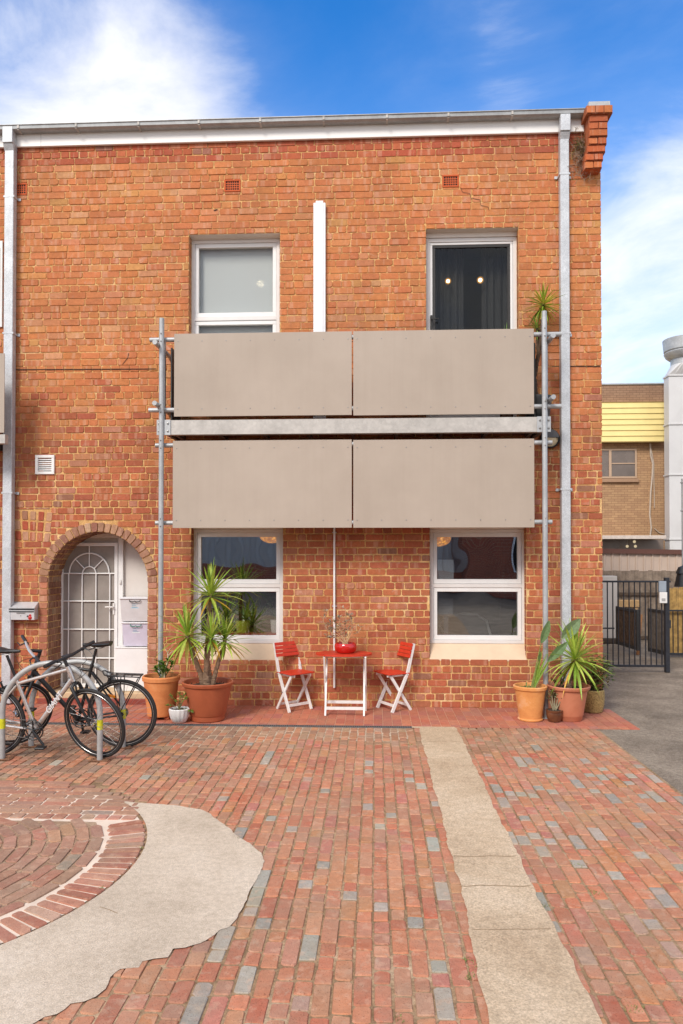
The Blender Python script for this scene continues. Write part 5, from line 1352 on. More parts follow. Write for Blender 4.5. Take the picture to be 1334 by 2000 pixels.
def bicycle(label, framem, forkm, barm, steer, lean, axleR, axleF, seatz, top_drop, rack, decal, mirror=False):
    """local: +x forward, rear axle at x=0. steer>0 turns to +y"""
    t=thing('bicycle',label,'bicycle',(0,0,0),local=True)
    Rw=.34; wb=axleF-axleR; 
    A=V((0,0,Rw)); Fx=V((wb,0,Rw)); BB=V((.43,0,.275)); ST=V((.285,0,top_drop)); sd=(ST-BB).normalized(); STt=BB+sd*(seatz-.275)/sd.z
    HT=V((wb-.225,0,.86)); HB=V((wb-.178,0,.735)); ax=(HT-HB).normalized()
    fr=MB()
    fr.tube([BB,ST+sd*.03],.0165,12); fr.tube([ST-sd*.015,HT-ax*.02],.0155,12); fr.tube([BB+V((.01,0,.01)),HB+ax*.02],[.021,.023],12); fr.tube([HB-ax*.008,HT+ax*.008],.021,12); fr.tube([BB+V((0,-.035,0)),BB+V((0,.035,0))],.024,12)
    for s_ in (-1,1):
        fr.tube([BB+V((-.01,s_*.02,0)),BB+V((-.12,s_*.045,.02)),A+V((0,s_*.062,0))],[.012,.011,.009],8)
        fr.tube([ST+V((-.005,s_*.014,-.03)),A+V((.03,s_*.055,.06)),A+V((0,s_*.062,0))],[.009,.009,.009],8)
    obj('frame', fr, framem, t, smooth=True)
    wheel(t,A,Rw,0,M_BLKPL,'rear_wheel',flip=1)
    # steering assembly
    pivot=HB
    axis=ax
    SM=Matrix.Translation(pivot)@Matrix.Rotation(steer,4,axis)@Matrix.Translation(-pivot)
    def tr(p): return SM@V(p)
    fk=MB(); crown=HB-ax*.03
    fk.tube([tr(HB),tr(crown)],.02,10)
    for s_ in (-1,1): fk.tube([tr(crown+V((0,s_*.01,0))),tr(crown+V((.005,s_*.05,-.02))),tr(crown.lerp(Fx,.6)+V((0,s_*.056,0))),tr(Fx+V((0,s_*.056,0)))],[.018,.017,.013,.010],10)
    obj('fork', fk, forkm, t, smooth=True)
    br=MB()
    for s_ in (-1,1): br.obox(tr(crown+V((.03,s_*.022,-.005))),tr(crown+V((.035,s_*.028,-.085))),.016,.014); 
    br.tube([tr(crown+V((.03,-.03,.0))),tr(crown+V((.04,0,.03))),tr(crown+V((.03,.03,.0)))],.004,6)
    obj('brake', br, M_BLKPL, t)
    # front wheel: real steering about the tilted axis
    wloc=tr(Fx); w=wheel(t,(0,0,0),Rw,0,M_BLKPL,'front_wheel')
    Mx=Matrix.Translation(wloc)@Matrix.Rotation(steer,4,axis)
    for o in [w]+list(w.children): o.data.transform(Mx)
    # stem and bars
    top=HT+ax*.10; cl=top+V((.085,0,.03)); stm=MB(); stm.tube([tr(HT),tr(top)],.016,10); stm.tube([tr(top),tr(cl)],[.018,.016],10); stm.lathe([(.016,0),(.02,.004),(.018,.012),(0,.013)],tuple(tr(top)),12); obj('stem', stm, M_BLKPL, t, smooth=True)
    hb=MB(); pts=[(-.0,-.30,.012),(0.0,-.22,.012),(.008,-.12,.004),(.012,0,0),(.008,.12,.004),(0,.22,.012),(0,.30,.012)]
    hb.tube([tr(cl+V(p)) for p in pts],[.011,.011,.013,.0155,.013,.011,.011],10); hbo=obj('handlebar', hb, barm, t, smooth=True)
    for s_ in (-1,1):
        g_=MB().tube([tr(cl+V((0,s_*.185,.012))),tr(cl+V((0,s_*.315,.012)))],.0165,12); obj('grip', g_, M_BLKPL, hbo, smooth=True)
        l_=MB(); l_.tube([tr(cl+V((.012,s_*.165,.008))),tr(cl+V((.055,s_*.17,-.01))),tr(cl+V((.06,s_*.26,-.02)))],[.008,.006,.005],7); l_.bbox(0,0.001,0,.001,0,.001); q=tr(cl+V((.0,s_*.155,.0))); l_.sphere(tuple(q),.022,10,(1,1,.8)); obj('brake_lever', l_, M_BLKPL, hbo, smooth=True)
    cb=MB()
    for s_ in (-1,1):
        p0=tr(cl+V((.02,s_*.16,0))); p3=tr(HB+V((.05,s_*.02,.02))); p1=p0+V((.14,-s_*.02,-.02)); p2=p3+V((.14,s_*.03,.09)); pts=[]
        for i in range(13): u_=i/12; pts.append(p0*(1-u_)**3+p1*3*u_*(1-u_)**2+p2*3*u_*u_*(1-u_)+p3*u_**3)
        cb.tube(pts,.0026,5)
    p0=tr(cl+V((.02,.14,0))); pts=[p0,p0+V((.06,-.06,-.08)),HB+V((-.06,.03,.02)),BB+V((.06,.02,.06))]; cb.tube(pts,.0025,5)
    obj('cables', cb, M_BLKPL, t)
    # seat
    sp_=MB().tube([ST,STt],.0135,10); sp_.tube([ST+sd*.025,ST+sd*.045],.0195,12); obj('seatpost', sp_, M_BLKPL, t, smooth=True)
    sa=MB(); secs=[(-.14,.060,.030,.012),(-.10,.075,.035,.012),(-.05,.066,.034,.006),(0,.042,.030,.0),(.05,.026,.026,-.003),(.10,.020,.022,-.004),(.135,.010,.014,-.006)]; n=14; b=len(sa.v); c=STt+V((-.005,0,.045))
    for x_,hw,hh,z_ in secs:
        for i in range(n): a=2*PI*i/n; zz=math.sin(a); sa.v.append((c.x+x_,c.y+hw*math.cos(a),c.z+z_+(.014*zz if zz>0 else hh*zz*.9)))
    for k in range(len(secs)-1):
        for i in range(n): sa.face([b+k*n+i,b+k*n+(i+1)%n,b+(k+1)*n+(i+1)%n,b+(k+1)*n+i])
    sa.face([b+i for i in range(n)]); sa.face([b+(len(secs)-1)*n+i for i in range(n)]); so=obj('saddle', sa, M_BLKPL, t, smooth=True)
    ra=MB()
    for s_ in (-1,1): ra.tube([c+V((-.10,s_*.03,-.012)),c+V((-.05,s_*.022,-.035)),c+V((.03,s_*.018,-.035)),c+V((.09,s_*.006,-.01))],.0035,6)
    obj('saddle_rails', ra, M_BOLT, so)
    # cranks, right side is -y for a bike heading +x
    cr=MB(); yc=-.045
    for r_ in (.092,.070): cr.tube([BB+V((r_*math.cos(2*PI*i/36),yc+(.004 if r_<.09 else 0),r_*math.sin(2*PI*i/36))) for i in range(36)],.0055,6,closed=True)
    for i in range(5): a=2*PI*i/5+.3; cr.tube([BB+V((0,yc,0)),BB+V((.09*math.cos(a),yc,.09*math.sin(a)))],.007,6)
    for i in range(38): a=2*PI*i/38; p=BB+V((.096*math.cos(a),yc,.096*math.sin(a))); cr.obox(p,p+V((.007*math.cos(a),0,.007*math.sin(a))),.003,.006,V((0,1,0)))
    co=obj('chainring', cr, M_BLKPL, t)
    ca=R(-50) if not mirror else R(-95)
    for s_,an in ((-1,ca),(1,ca+PI)):
        e=BB+V((.17*math.cos(an),s_*.075,.17*math.sin(an))); m_=MB().tube([BB+V((0,s_*.06,0)),e],[.014,.011],10); k=obj('crank', m_, M_BLKPL, t, smooth=True)
        pm=MB(); pm.bbox(e.x-.045,e.x+.045,e.y+s_*.055-.035,e.y+s_*.055+.035,e.z-.010,e.z+.010,.005); pm.tube([e,e+V((0,s_*.05,0))],.007,8); obj('pedal', pm, M_BLKPL, k)
    ch=MB(); ch.tube([BB+V((.0,yc,.092)),A+V((0,yc,.045))],.0035,5); ch.tube([BB+V((.0,yc,-.092)),A+V((.03,yc,-.085)),A+V((.012,yc,-.07))],.0035,5); obj('chain', ch, M_BOLT, t)
    cs=MB()
    for i,r_ in enumerate((.022,.03,.038,.046,.052)): cs.lathe([(0,-.05+i*.004),(r_,-.05+i*.004),(r_,-.048+i*.004),(0,-.048+i*.004)],tuple(A),24,axis='y')
    cs.obox(A+V((0,yc,-.02)),A+V((.03,yc,-.09)),.014,.016,V((0,1,0))); cs.lathe([(0,-.003),(.018,-.003),(.018,.003),(0,.003)],tuple(A+V((.03,yc,-.09))),12,axis='y'); obj('cassette', cs, M_BOLT, t)
    rb=MB()
    for s_ in (-1,1): rb.obox(A+V((.125,s_*.035,.29)),A+V((.105,s_*.03,.36)),.014,.014)
    rb.tube([A+V((.11,-.035,.36)),A+V((.14,0,.38)),A+V((.11,.035,.36))],.004,6); obj('brake', rb, M_BLKPL, t)
    rf_=MB().bbox(A.x+.10,A.x+.125,-.05 if False else -.020,.020,A.z+.235,A.z+.262,.004) if False else MB().bbox(-.045,.045,-.006,.006,-.014,.014,.004)
    a=PI*.68 if rack else R(-62)
    rf_.xform(Matrix.Translation(A+V((.20*math.cos(a)*-1 if rack else .22*math.cos(a)*-1,-.012,.20*math.sin(a))))@Matrix.Rotation(R(-12),4,'Y')); obj('spoke_reflector', rf_, mat('reflector_orange',srgb(240,140,20),.3,0,.05,20,0), t)
    if rack:
        rk=MB(); zt_=Rw+.385
        for s_ in (-1,1):
            rk.tube([V((.16,s_*.03,zt_+.03)),V((.14,s_*.055,zt_+.01)),V((.10,s_*.055,zt_)),V((-.20,s_*.055,zt_-.01))],.006,8)
            for x_ in (-.02,.06): rk.tube([V((x_,s_*.055,zt_-.003)),A+V((.01,s_*.07,.02))],.005,7)
            rk.tube([V((-.19,s_*.055,zt_-.01)),A+V((-.0,s_*.07,.03))],.005,7)
        rk.tube([V((.16,-.03,zt_+.03)),V((.175,0,zt_+.035)),V((.16,.03,zt_+.03))],.006,8); rk.tube([V((-.20,-.055,zt_-.01)),V((-.20,.055,zt_-.01))],.006,8)
        for x_ in (-.12,-.04,.04,.1): rk.tube([V((x_,-.055,zt_-.004)),V((x_,.055,zt_-.004))],.004,6)
        rk.bbox(-.20,.10,-.022,.022,zt_-.006,zt_-.001); obj('rear_rack', rk, M_BLKPL, t, smooth=True)
    if decal:
        a=BB+V((.01,0,.01)); b=HB+ax*.02; d=(b-a).normalized(); mid=a.lerp(b,.52); n_=V((0,-1,0)); u3=n_.cross(d); 
        Mt=Matrix(((d.x,(-u3).x,n_.x,mid.x),(d.y,(-u3).y,n_.y,mid.y-.0228),(d.z,(-u3).z,n_.z,mid.z),(0,0,0,1)))
        if Mt.to_3x3().determinant()<0 or (-u3).z<0: Mt=Matrix(((d.x,u3.x,n_.x,mid.x),(d.y,u3.y,n_.y,mid.y-.0228),(d.z,u3.z,n_.z,mid.z),(0,0,0,1)))
        text(decal,.078,Mt,mat('decal_white',(.80,.80,.80),.4,0,.02,10,0),t,shear=.25,bold=.0002)
    t['R']=Rw
    return t
def place(t, pr, pf, lean):
    """pr: rear contact, pf: front contact; lean towards the camera"""
    d=(pf-pr); ang=math.atan2(d.y,d.x)
    s_=-1 if d.x<0 else 1
    del t['R']
    t.location=(pr.x,pr.y,.004)
    t.matrix_basis=Matrix.Translation((pr.x,pr.y,.004))@Matrix.Rotation(ang,4,'Z')@Matrix.Rotation(lean*s_,4,'X')
pf=G(186,1482); pr=G(-33,1476)
wb=(pf-pr).length; print('wheelbase front',wb)
b1=bicycle('silver framed city bicycle with black fork leaning on the front hoop, headed right',M_SILVER,M_BLKPL,M_BLKPL,R(-17),0,0,1.0,.965,.715,False,'GIANT')
d=(pf-pr).normalized(); place(b1,pf-d*.985,pf,R(8))
pr2=G(241,1460); pf2=G(36,1459)
print('wheelbase rear',(pf2-pr2).length)
b2=bicycle('black bicycle with rear pannier rack behind the silver one, headed left',M_BLKPL,M_BLKPL,M_SILVER,R(40),0,0,1.03,.98,.78,True,None,mirror=True)
d=(pf2-pr2).normalized(); place(b2,pr2,pr2+d*1.03,R(7))

# ------------------------------------------------------------------ RIGHT HAND BACKGROUND
# brown brick building far behind
YB2=18.1
def bkmat(name,c1,c2,cm,scale=1.0,bw=.24,rh=.086):
    m,nt,b,out=newmat(name); g=gcoord(nt); sx=N(nt,'ShaderNodeSeparateXYZ'); L(nt,g,sx.inputs[0]); cx_=N(nt,'ShaderNodeCombineXYZ'); ad=N(nt,'ShaderNodeMath',operation='ADD'); L(nt,sx.outputs[0],ad.inputs[0]); L(nt,sx.outputs[1],ad.inputs[1]); L(nt,ad.outputs[0],cx_.inputs[0]); L(nt,sx.outputs[2],cx_.inputs[1])
    br=N(nt,'ShaderNodeTexBrick'); L(nt,cx_.outputs[0],br.inputs['Vector']); br.inputs['Scale'].default_value=1; br.inputs['Brick Width'].default_value=bw; br.inputs['Row Height'].default_value=rh; br.inputs['Mortar Size'].default_value=.006
    br.inputs['Color1'].default_value=c1; br.inputs['Color2'].default_value=c2; br.inputs['Mortar'].default_value=cm
    n=noise(nt,.8,5,.7,g); c=mixc(nt,1.0,br.outputs[0],ramp(nt,n.outputs[0],[(.3,(.85,)*3),(.7,(1.12,)*3)]).outputs[0],'MULTIPLY'); L(nt,c,b.inputs['Base Color']); b.inputs['Roughness'].default_value=.9
    bump(nt,b,br.outputs['Fac'],-.4,.01); MATS[name]=m; return m
MB1=bkmat('tan_brick',srgb(172,134,100),srgb(190,152,112),srgb(134,104,78)); MB2=bkmat('brown_brick',srgb(152,118,94),srgb(164,130,104),srgb(110,84,66))
t=thing('rear_building','tan brick building with a yellow clad band and small window behind the side drive','building',(14,YB2,0))
xl=XR-1; xr=24; zT=Z(1240,751,YB2); zY=Z(1240,786,YB2)
w=MB(); w.box(xl,xr,YB2,YB2+10,0,zY-.01); obj('wall', w, MB1, t); w=MB().box(xl,xr,YB2+.02,YB2+9.9,zY,zT); obj('parapet', w, MB2, t)
obj('capping', MB().bbox(xl,xr,YB2-.02,YB2+.25,zT,zT+.05), M_TUBE, t)
za,zb=Z(1240,862,YB2-.3),Z(1240,785,YB2-.3); xc2=X(1299,820,YB2-.3); yc_=MB(); n_=7
MY=mat('yellow_cladding',srgb(246,224,150),.5,0,.04,2,.03)
for i in range(n_):
    z0=za+(zb-za)*i/n_; z1=za+(zb-za)*(i+1)/n_; y=YB2-.3
    yc_.poly([(xl,y,z0),(xc2,y,z0),(xc2,y+.035,z1-.012),(xl,y+.035,z1-.012)]); yc_.poly([(xl,y+.035,z1-.012),(xc2,y+.035,z1-.012),(xc2,y,z1),(xl,y,z1)])
yc_.poly([(xl,YB2-.3,za),(xc2,YB2-.3,za),(xc2,YB2,za),(xl,YB2,za)]); yc_.poly([(xc2,YB2-.3,za),(xc2,YB2,za),(xc2,YB2,zb),(xc2,YB2-.3,zb)]); yc_.poly([(xl,YB2-.3,zb),(xc2,YB2-.3,zb),(xc2,YB2,zb),(xl,YB2,zb)])
obj('yellow_cladding', yc_, MY, t); obj('cladding_trim', MB().bbox(xl,xc2,YB2-.33,YB2-.30,za-.04,za+.0), mat('trim_olive',srgb(150,124,70),.6), t)
xa,xb=X(1140,905,YB2),X(1243,905,YB2); za,zb=Z(1210,934,YB2),Z(1210,877,YB2); xm=X(1192,905,YB2)
MTF=mat('tan_frame',srgb(196,166,138),.5,0,.03,5,0)
f=MB(); frame_ring(f,xa,xb,za,zb,.06,YB2-.05,YB2+.02); f.bbox(xm-.06,xm+.03,YB2-.055,YB2+.02,za+.06,zb-.06); f.bbox(xm+.03,xb-.06,YB2-.045,YB2+.0,(za+zb)/2-.02,(za+zb)/2+.02); wo=obj('window', f, MTF, t)
obj('pane', MB().box(xa+.05,xb-.05,YB2-.02,YB2-.01,za+.05,zb-.05), mat('far_glass',srgb(120,108,100),.25,0,.15,1.2,0), wo)
obj('window_ledge', MB().bbox(xa-.1,xb+.06,YB2-.10,YB2,za-.16,za-.02,.01), mat('ledge_tan',srgb(172,138,110),.8), wo)
cbm=MB()
def pl(pts,y): return [P(u,v,y) for u,v in pts]
cbm.tube(pl([(1270,866),(1271,890),(1275,905),(1274,930),(1271,960),(1269,1005),(1272,1030),(1268,1062)],YB2-.06),.03,6); cbm.tube(pl([(1269,866),(1274,888),(1277,905),(1277,935),(1278,965),(1278,992)],YB2-.05),.014,6); cbm.tube(pl([(1278,1032),(1287,1040),(1300,1044)],YB2-.05),.014,6)
obj('cables', cbm, mat('cable_pale',srgb(206,190,172),.6), t, smooth=True)
yv=YB2-2.2
lw_=MB(); z0=Z(1240,1053,yv); z1=Z(1240,1046,yv); lw_.bbox(xl,X(1299,1050,yv),yv-.1,yv+.1,z0,z1,.01); 
obj('awning_beam', lw_, mat('beam_pale',srgb(214,200,188),.6), t)
obj('awning_roof', MB().box(xl,X(1299,1050,yv),yv+.1,YB2-.01,z0+.02,z0+.08), MB2, t)
obj('lower_glazing', MB().box(xl,X(1296,1060,yv+.8),yv+.8,yv+.85,1.0,z0+.01), mat('glaze_dim',srgb(122,108,98),.3,0,.15,1.5,0), t)
for (u,v) in ((1225,1067),(1241,1067),(1239,1058)):
    q=P(u,v,yv+.5); tt=thing('globe_lamp','pale round globe lamp glowing under the awning of the tan building','lamp',tuple(q),group='globe lamps under the awning'); obj('globe', MB().sphere(tuple(q),.05,12), emit('globe_glow',(1,.80,.50),.38), tt, smooth=True)
    obj('rod', MB().tube([q+V((0,0,.04)),(q.x,q.y,z0)],.008,6), M_BOLT, tt)
# exhaust duct
YD2=16.6
xd0=X(1307,900,YD2); xd1_=xd0+1.25; t=thing('exhaust_duct','tall pale grey square exhaust duct with a round cowl at the right edge','duct',(xd0+.6,YD2,0))
MDU=mat('duct_sheet',(.60,.59,.58),.5,.1,.035,1.2,.03)
z1=Z(1310,733,YD2); zc=Z(1310,711,YD2); zb_=0; cxd=xd0+.62
dm=MB(); zl=[z1,Z(1310,828,YD2),Z(1310,927,YD2),Z(1310,1053,YD2),0.0]
for a,b in zip(zl,zl[1:]):
    mid=((xd0+xd1_)/2,YD2-.03,(a+b)/2); c4=[(xd0,YD2,b),(xd1_,YD2,b),(xd1_,YD2,a),(xd0,YD2,a)]
    for i in range(4): dm.poly([c4[i],c4[(i+1)%4],mid])
    dm.poly([(xd0,YD2,b),(xd0,YD2,a),(xd0,YD2+.42,a),(xd0,YD2+.42,b)]); dm.poly([(xd1_,YD2,b),(xd1_,YD2,a),(xd1_,YD2+.42,a),(xd1_,YD2+.42,b)])
obj('duct_body', dm, MDU, t)
bd=MB()
for z in zl[:4]: bd.bbox(xd0-.03,xd1_+.03,YD2-.035,YD2+.45,z-.03,z+.03,.005)
obj('duct_flange', bd, MDU, t)
tr_=MB(); r0=.44; n=32; b=len(tr_.v); sq=[]
for i in range(n):
    a=2*PI*i/n; k=.62/max(abs(math.cos(a)),abs(math.sin(a))); sq.append((cxd+k*math.cos(a),YD2+.21+k*math.sin(a)*.36,z1+.03)); 
rr=[(cxd+r0*math.cos(2*PI*i/n),YD2+.21+r0*math.sin(2*PI*i/n),zc) for i in range(n)]
tr_.v+=sq+rr
for i in range(n): tr_.face([b+i,b+(i+1)%n,b+n+(i+1)%n,b+n+i])
obj('transition', tr_, MDU, t)
cw=MB().lathe([(.44,0),(.44,.20),(.50,.22),(.60,.30),(.66,.42),(.62,.47),(.66,.50),(.70,.90),(.66,.90),(.62,.52)],(cxd,YD2+.21,zc),40); obj('cowl', cw, M_TUBE, t, smooth=True)
# thin pole at the far right edge
q=P(1332,975,6.0); t=thing('steel_pole','thin grey steel pole with short brackets at the far right edge','pole',(q.x,6.0,0)); obj('shaft', MB().tube([(q.x+.02,6.0,0),(q.x+.02,6.0,Z(1332,935,6.0))],.03,12), M_TUBE, t, smooth=True)
for v in (943,998): m_=MB().tube([(q.x-.04,5.98,Z(1332,v,6)),(q.x+.06,5.98,Z(1332,v,6))],.012,8); obj('bracket', m_, M_BOLT, t)
# carport with brown fascia and vertical cladding
YC=8.2; t=thing('carport','beige vertically ribbed metal carport with a brown roof edge beyond the gate','carport',(6,YC,0))
x0,x1=XR-.2,X(1336,1090,YC)+2.5; zf0,zf1=Z(1250,1079,YC),Z(1250,1070,YC)
fm=MB(); a=P(1170,1069,YC); b_=P(1340,1074,YC); fm.obox((x0,YC-.05,Z(1177,1071.5,YC)-.02),(x1,YC-.05,Z(1334,1076,YC)-.06),.04,.11); obj('fascia', fm, mat('fascia_brown',srgb(104,66,54),.5,0,.08,3,.05), t)
cl_=MB(); xx=x0; zt_=Z(1250,1079,YC)-.02; zb_=1.05
while xx<x1:
    cl_.poly([(xx,YC,zb_),(xx+.02,YC-.02,zb_),(xx+.02,YC-.02,zt_+.05),(xx,YC,zt_+.05)]); cl_.poly([(xx+.02,YC-.02,zb_),(xx+.05,YC-.02,zb_),(xx+.05,YC-.02,zt_+.05),(xx+.02,YC-.02,zt_+.05)]); cl_.poly([(xx+.05,YC-.02,zb_),(xx+.07,YC,zb_),(xx+.07,YC,zt_+.05),(xx+.05,YC-.02,zt_+.05)]); cl_.poly([(xx+.07,YC,zb_),(xx+.185,YC,zb_),(xx+.185,YC,zt_+.05),(xx+.07,YC,zt_+.05)]); xx+=.185
obj('cladding', cl_, mat('clad_beige',srgb(212,190,172),.55,0,.05,2,.05), t)
obj('roof', MB().box(x0,x1,YC+.02,YC+4,zt_+.02,zt_+.06), M_TUBE, t)
cc_=MB(); yc2=6.9; cc_.bbox(XR-.3,X(1206,1200,yc2),yc2,yc2+.35,.10,Z(1190,1134,yc2)+.1,.01); obj('column', cc_, mat('column_white',srgb(222,216,208),.6,0,.04,3,.1), t); obj('column_base', MB().bbox(XR-.3,X(1212,1270,yc2-.1),yc2-.10,yc2+.5,0,.115,.02), mat('base_dark',srgb(84,72,62),.9), t)
# timber paling fence
YF2=7.6; t=thing('timber_fence','weathered grey paling fence under the carport behind the gate','fence',(6.2,YF2,0)); m1=mat('grey_paling',srgb(150,134,118),.9,0,.3,7,.5,40); xx=XR
xe=X(1336,1200,YF2)+1.5; f=MB(); k=0
while xx<xe: f.bbox(xx+.004,xx+.096,YF2+(k%2)*.01,YF2+.02+(k%2)*.01,.03,Z(1250,1136,YF2)+random.uniform(-.01,.01)+.25,.003); xx+=.1; k+=1
obj('paling', f, m1, t); f=MB(); 
for v in (1160,1245): zz=Z(1250,v,YF2); f.bbox(XR,xe,YF2-.05,YF2-.002,zz-.035,zz+.035,.004)
obj('rail', f, mat('rail_timber',srgb(100,84,70),.9,0,.25,8,.4), t)
# open steel leaves with timber slats
def leaf(u0,v0b,u1,v1b,vt0,vt1,label,wood):
    a=G(u0,v0b); b=G(u1,v1b); za_=Z(u0,vt0,a.y); zb2=Z(u1,vt1,b.y); t=thing('gate_leaf',label,'gate',(a.x,a.y,0),group='open slatted gate leaves')
    m_=MB(); zt2=min(za_,zb2); d=b-a
    m_.obox(a+V((0,0,.10)),a+V((0,0,zt2)),.05,.05,V((1,0,0))); m_.obox(b+V((0,0,.10)),b+V((0,0,zt2)),.05,.05,V((1,0,0))); m_.obox(a+V((0,0,zt2-.03)),b+V((0,0,zt2-.03)),.04,.05); m_.obox(a+V((0,0,.14)),b+V((0,0,.14)),.04,.07); obj('frame', m_, mat('charcoal_frame',(.045,.045,.045),.6,0,.1,10,.05), t)
    s_=MB(); n_=int(d.length/.045); 
    for i in range(n_):
        p=a+d*((i+.5)/n_); w_=.03; s_.obox(p+V((0,.0,.17)),p+V((0,0,zt2-.055)),.032,.02,V((d.normalized())))
    obj('slats', s_, wood, t)
leaf(1206,1268,1246,1281,1184,1184,'left open gate leaf with dark stained slats beyond the steel gate',mat('stained_slat',srgb(104,84,66),.8,0,.5,16,.3))
leaf(1269,1283,1301,1291,1188,1190,'right open gate leaf with grey slats beyond the steel gate',mat('grey_slat',srgb(110,100,90),.8,0,.3,16,.3))
# timber boards stacked
q=P(1228,1240,7.2); obj('timber_stack', MB().bbox(X(1208,1175,7.3),X(1250,1175,7.3),7.28,7.45,Z(1228,1186,7.3),Z(1228,1172,7.3),.01).bbox(X(1210,1175,7.3),X(1216,1175,7.3),7.30,7.44,0.0,Z(1228,1187,7.3),.01).bbox(X(1240,1175,7.3),X(1246,1175,7.3),7.30,7.44,0.0,Z(1228,1187,7.3),.01), mat('fresh_timber',srgb(206,168,118),.8,0,.15,20,.3), None, label='pale timber trestle standing behind the slatted gate leaves', cat='trestle')
pk=MB(); a=G(1257,1283); pk.obox(a+V((0,0.3,0.0)),P(1252,1200,a.y+.3),.05,.03,V((0,1,0))); obj('timber_plank', pk, mat('plank_orange',srgb(186,130,84),.8,0,.15,20,.3), None, label='single orange timber plank leaning upright between the two gate leaves', cat='plank')
# steel gate
pgt=G(1303,1313); yg=pgt.y; t=thing('steel_gate','black vertical bar steel gate across the drive with an intercom on its post','gate',(pgt.x,yg,0))
MBK=mat('gate_black',(.022,.024,.032),.45,0,.15,20,.05)
zt_=Z(1240,1134,yg); zb_=Z(1240,1302.5,yg); x0=XR+.02; x1=X(1300,1200,yg)
zm_=Z(1190,1227,yg)
g1=MB(); g1.bbox(x0,x1+.08,yg-.02,yg+.02,zt_-.03,zt_,.003); g1.bbox(x0,x1,yg-.02,yg+.02,zb_-.0,zb_+.035,.003); g1.bbox(x0,X(1200,1227,yg),yg-.012,yg+.012,zm_-.012,zm_+.012,.003); obj('rail', g1, MBK, t)
g2=MB(); u=1186.5
while u<1297: xx=X(u,1220,yg); g2.tube([(xx,yg,zb_),(xx,yg,zt_)],.0105,8); u+=10.6
obj('bars', g2, MBK, t, smooth=True)
obj('post', MB().bbox(pgt.x-.035,pgt.x+.035,yg-.035,yg+.035,.0,Z(1303,1128,yg),.004), MBK, t); obj('latch', MB().bbox(pgt.x+.035,pgt.x+.06,yg-.02,yg+.02,Z(1306,1227,yg),Z(1306,1211,yg),.003), MBK, t)
ti=thing('intercom','white intercom with a blue grey key box above it, fixed on the gate post','intercom',(X(1294,1160,yg-.05),yg-.05,Z(1294,1178,yg)))
xa,xb=X(1287,1165,yg-.05),X(1302,1165,yg-.05); za,zb,zc=Z(1294,1178,yg-.05),Z(1294,1156,yg-.05),Z(1294,1135,yg-.05)
obj('speaker_box', MB().bbox(xa,xb,yg-.08,yg-.036,za,zb-.004,.006), M_WHITE, ti); obj('key_box', MB().bbox(xa-.008,xb-.012,yg-.075,yg-.036,zb,zc,.004), mat('keybox_blue',srgb(168,180,192),.4,.2,.05,10,0), ti)
g3=MB()
for i in range(4): g3.box(xa+.03,xb-.03,yg-.0815,yg-.0795,za+.035+i*.012,za+.040+i*.012)
obj('speaker_slots', g3, M_DARK, ti)
# bamboo screen and black fence in front
YS=G(1320,1283).y; t=thing('bamboo_screen','yellow bamboo screen panel at the far right beyond the gate post','screen',(X(1330,1280,YS),YS,0)); x0=X(1306,1280,YS); x1=x0+2.2; bm_=MB(); xx=x0
while xx<x1: r_=random.uniform(.011,.016); bm_.tube([(xx,YS,.06),(xx+random.uniform(-.003,.003),YS,Z(1320,1148,YS)+random.uniform(-.015,.015))],r_,6); xx+=r_*2
obj('canes', bm_, mat('bamboo',srgb(196,160,96),.7,0,.3,9,.3), t)
t=thing('bar_fence','low black bar fence standing in front of the bamboo screen','fence',(X(1330,1280,YS-.08),YS-.08,0)); bf=MB(); z1=Z(1320,1191,YS-.08)
bf.bbox(x0-.02,x1,YS-.10,YS-.06,z1-.03,z1,.003); bf.bbox(x0-.02,x1,YS-.10,YS-.06,.05,.085,.003); obj('rail', bf, MBK, t); bf=MB(); xx=x0+.05
while xx<x1: bf.tube([(xx,YS-.08,.06),(xx,YS-.08,z1)],.009,8); xx+=.09
obj('bars', bf, MBK, t, smooth=True)
# folded black parasol
qu=P(1330,1125,YS+.5); t=thing('parasol','folded black parasol rising above the bamboo screen','parasol',(qu.x,YS+.5,0)); z1=Z(1330,1104,YS+.5); z0=Z(1330,1146,YS+.5)
obj('canopy', MB().lathe([(.17,0),(.15,.1),(.12,(z1-z0)*.6),(.145,(z1-z0)*.62),(.10,(z1-z0)*.9),(.02,z1-z0)],(qu.x+.06,YS+.5,z0-.0),24,8,.14), M_BLKPL, t, smooth=True); obj('pole', MB().tube([(qu.x+.06,YS+.5,0),(qu.x+.06,YS+.5,z1+.02)],.02,8), M_BLKPL, t)

# ------------------------------------------------------------------ building across the yard (seen mirrored in the panes)
YO=-24; t=thing('warehouse','grey ribbed metal warehouse with a red brick end across the yard behind the viewer','building',(0,YO,0))
w=MB(); xx=-16
while xx<4: w.poly([(xx,YO,1.5),(xx+.2,YO,1.5),(xx+.2,YO,6.5),(xx,YO,6.5)]); w.poly([(xx+.2,YO,1.5),(xx+.25,YO+.06,1.5),(xx+.25,YO+.06,6.5),(xx+.2,YO,6.5)]); w.poly([(xx+.25,YO+.06,1.5),(xx+.4,YO+.06,1.5),(xx+.4,YO+.06,6.5),(xx+.25,YO+.06,6.5)]); w.poly([(xx+.4,YO+.06,1.5),(xx+.45,YO,1.5),(xx+.45,YO,6.5),(xx+.4,YO+.06,6.5)]); xx+=.45
w.box(-16,4,YO-8,YO-.01,0,6.5)
obj('cladding', w, mat('ware_grey',(.52,.49,.46),.6,.1,.05,1,0), t); obj('brick_base', MB().box(-16,4,YO-.05,YO+.1,0,1.5), bkmat('ware_brick',srgb(180,92,66),srgb(160,80,60),srgb(190,160,130)), t)
obj('brick_wing', MB().box(4.01,16,YO-8,YO+1,0,5), MATS['ware_brick'], t)
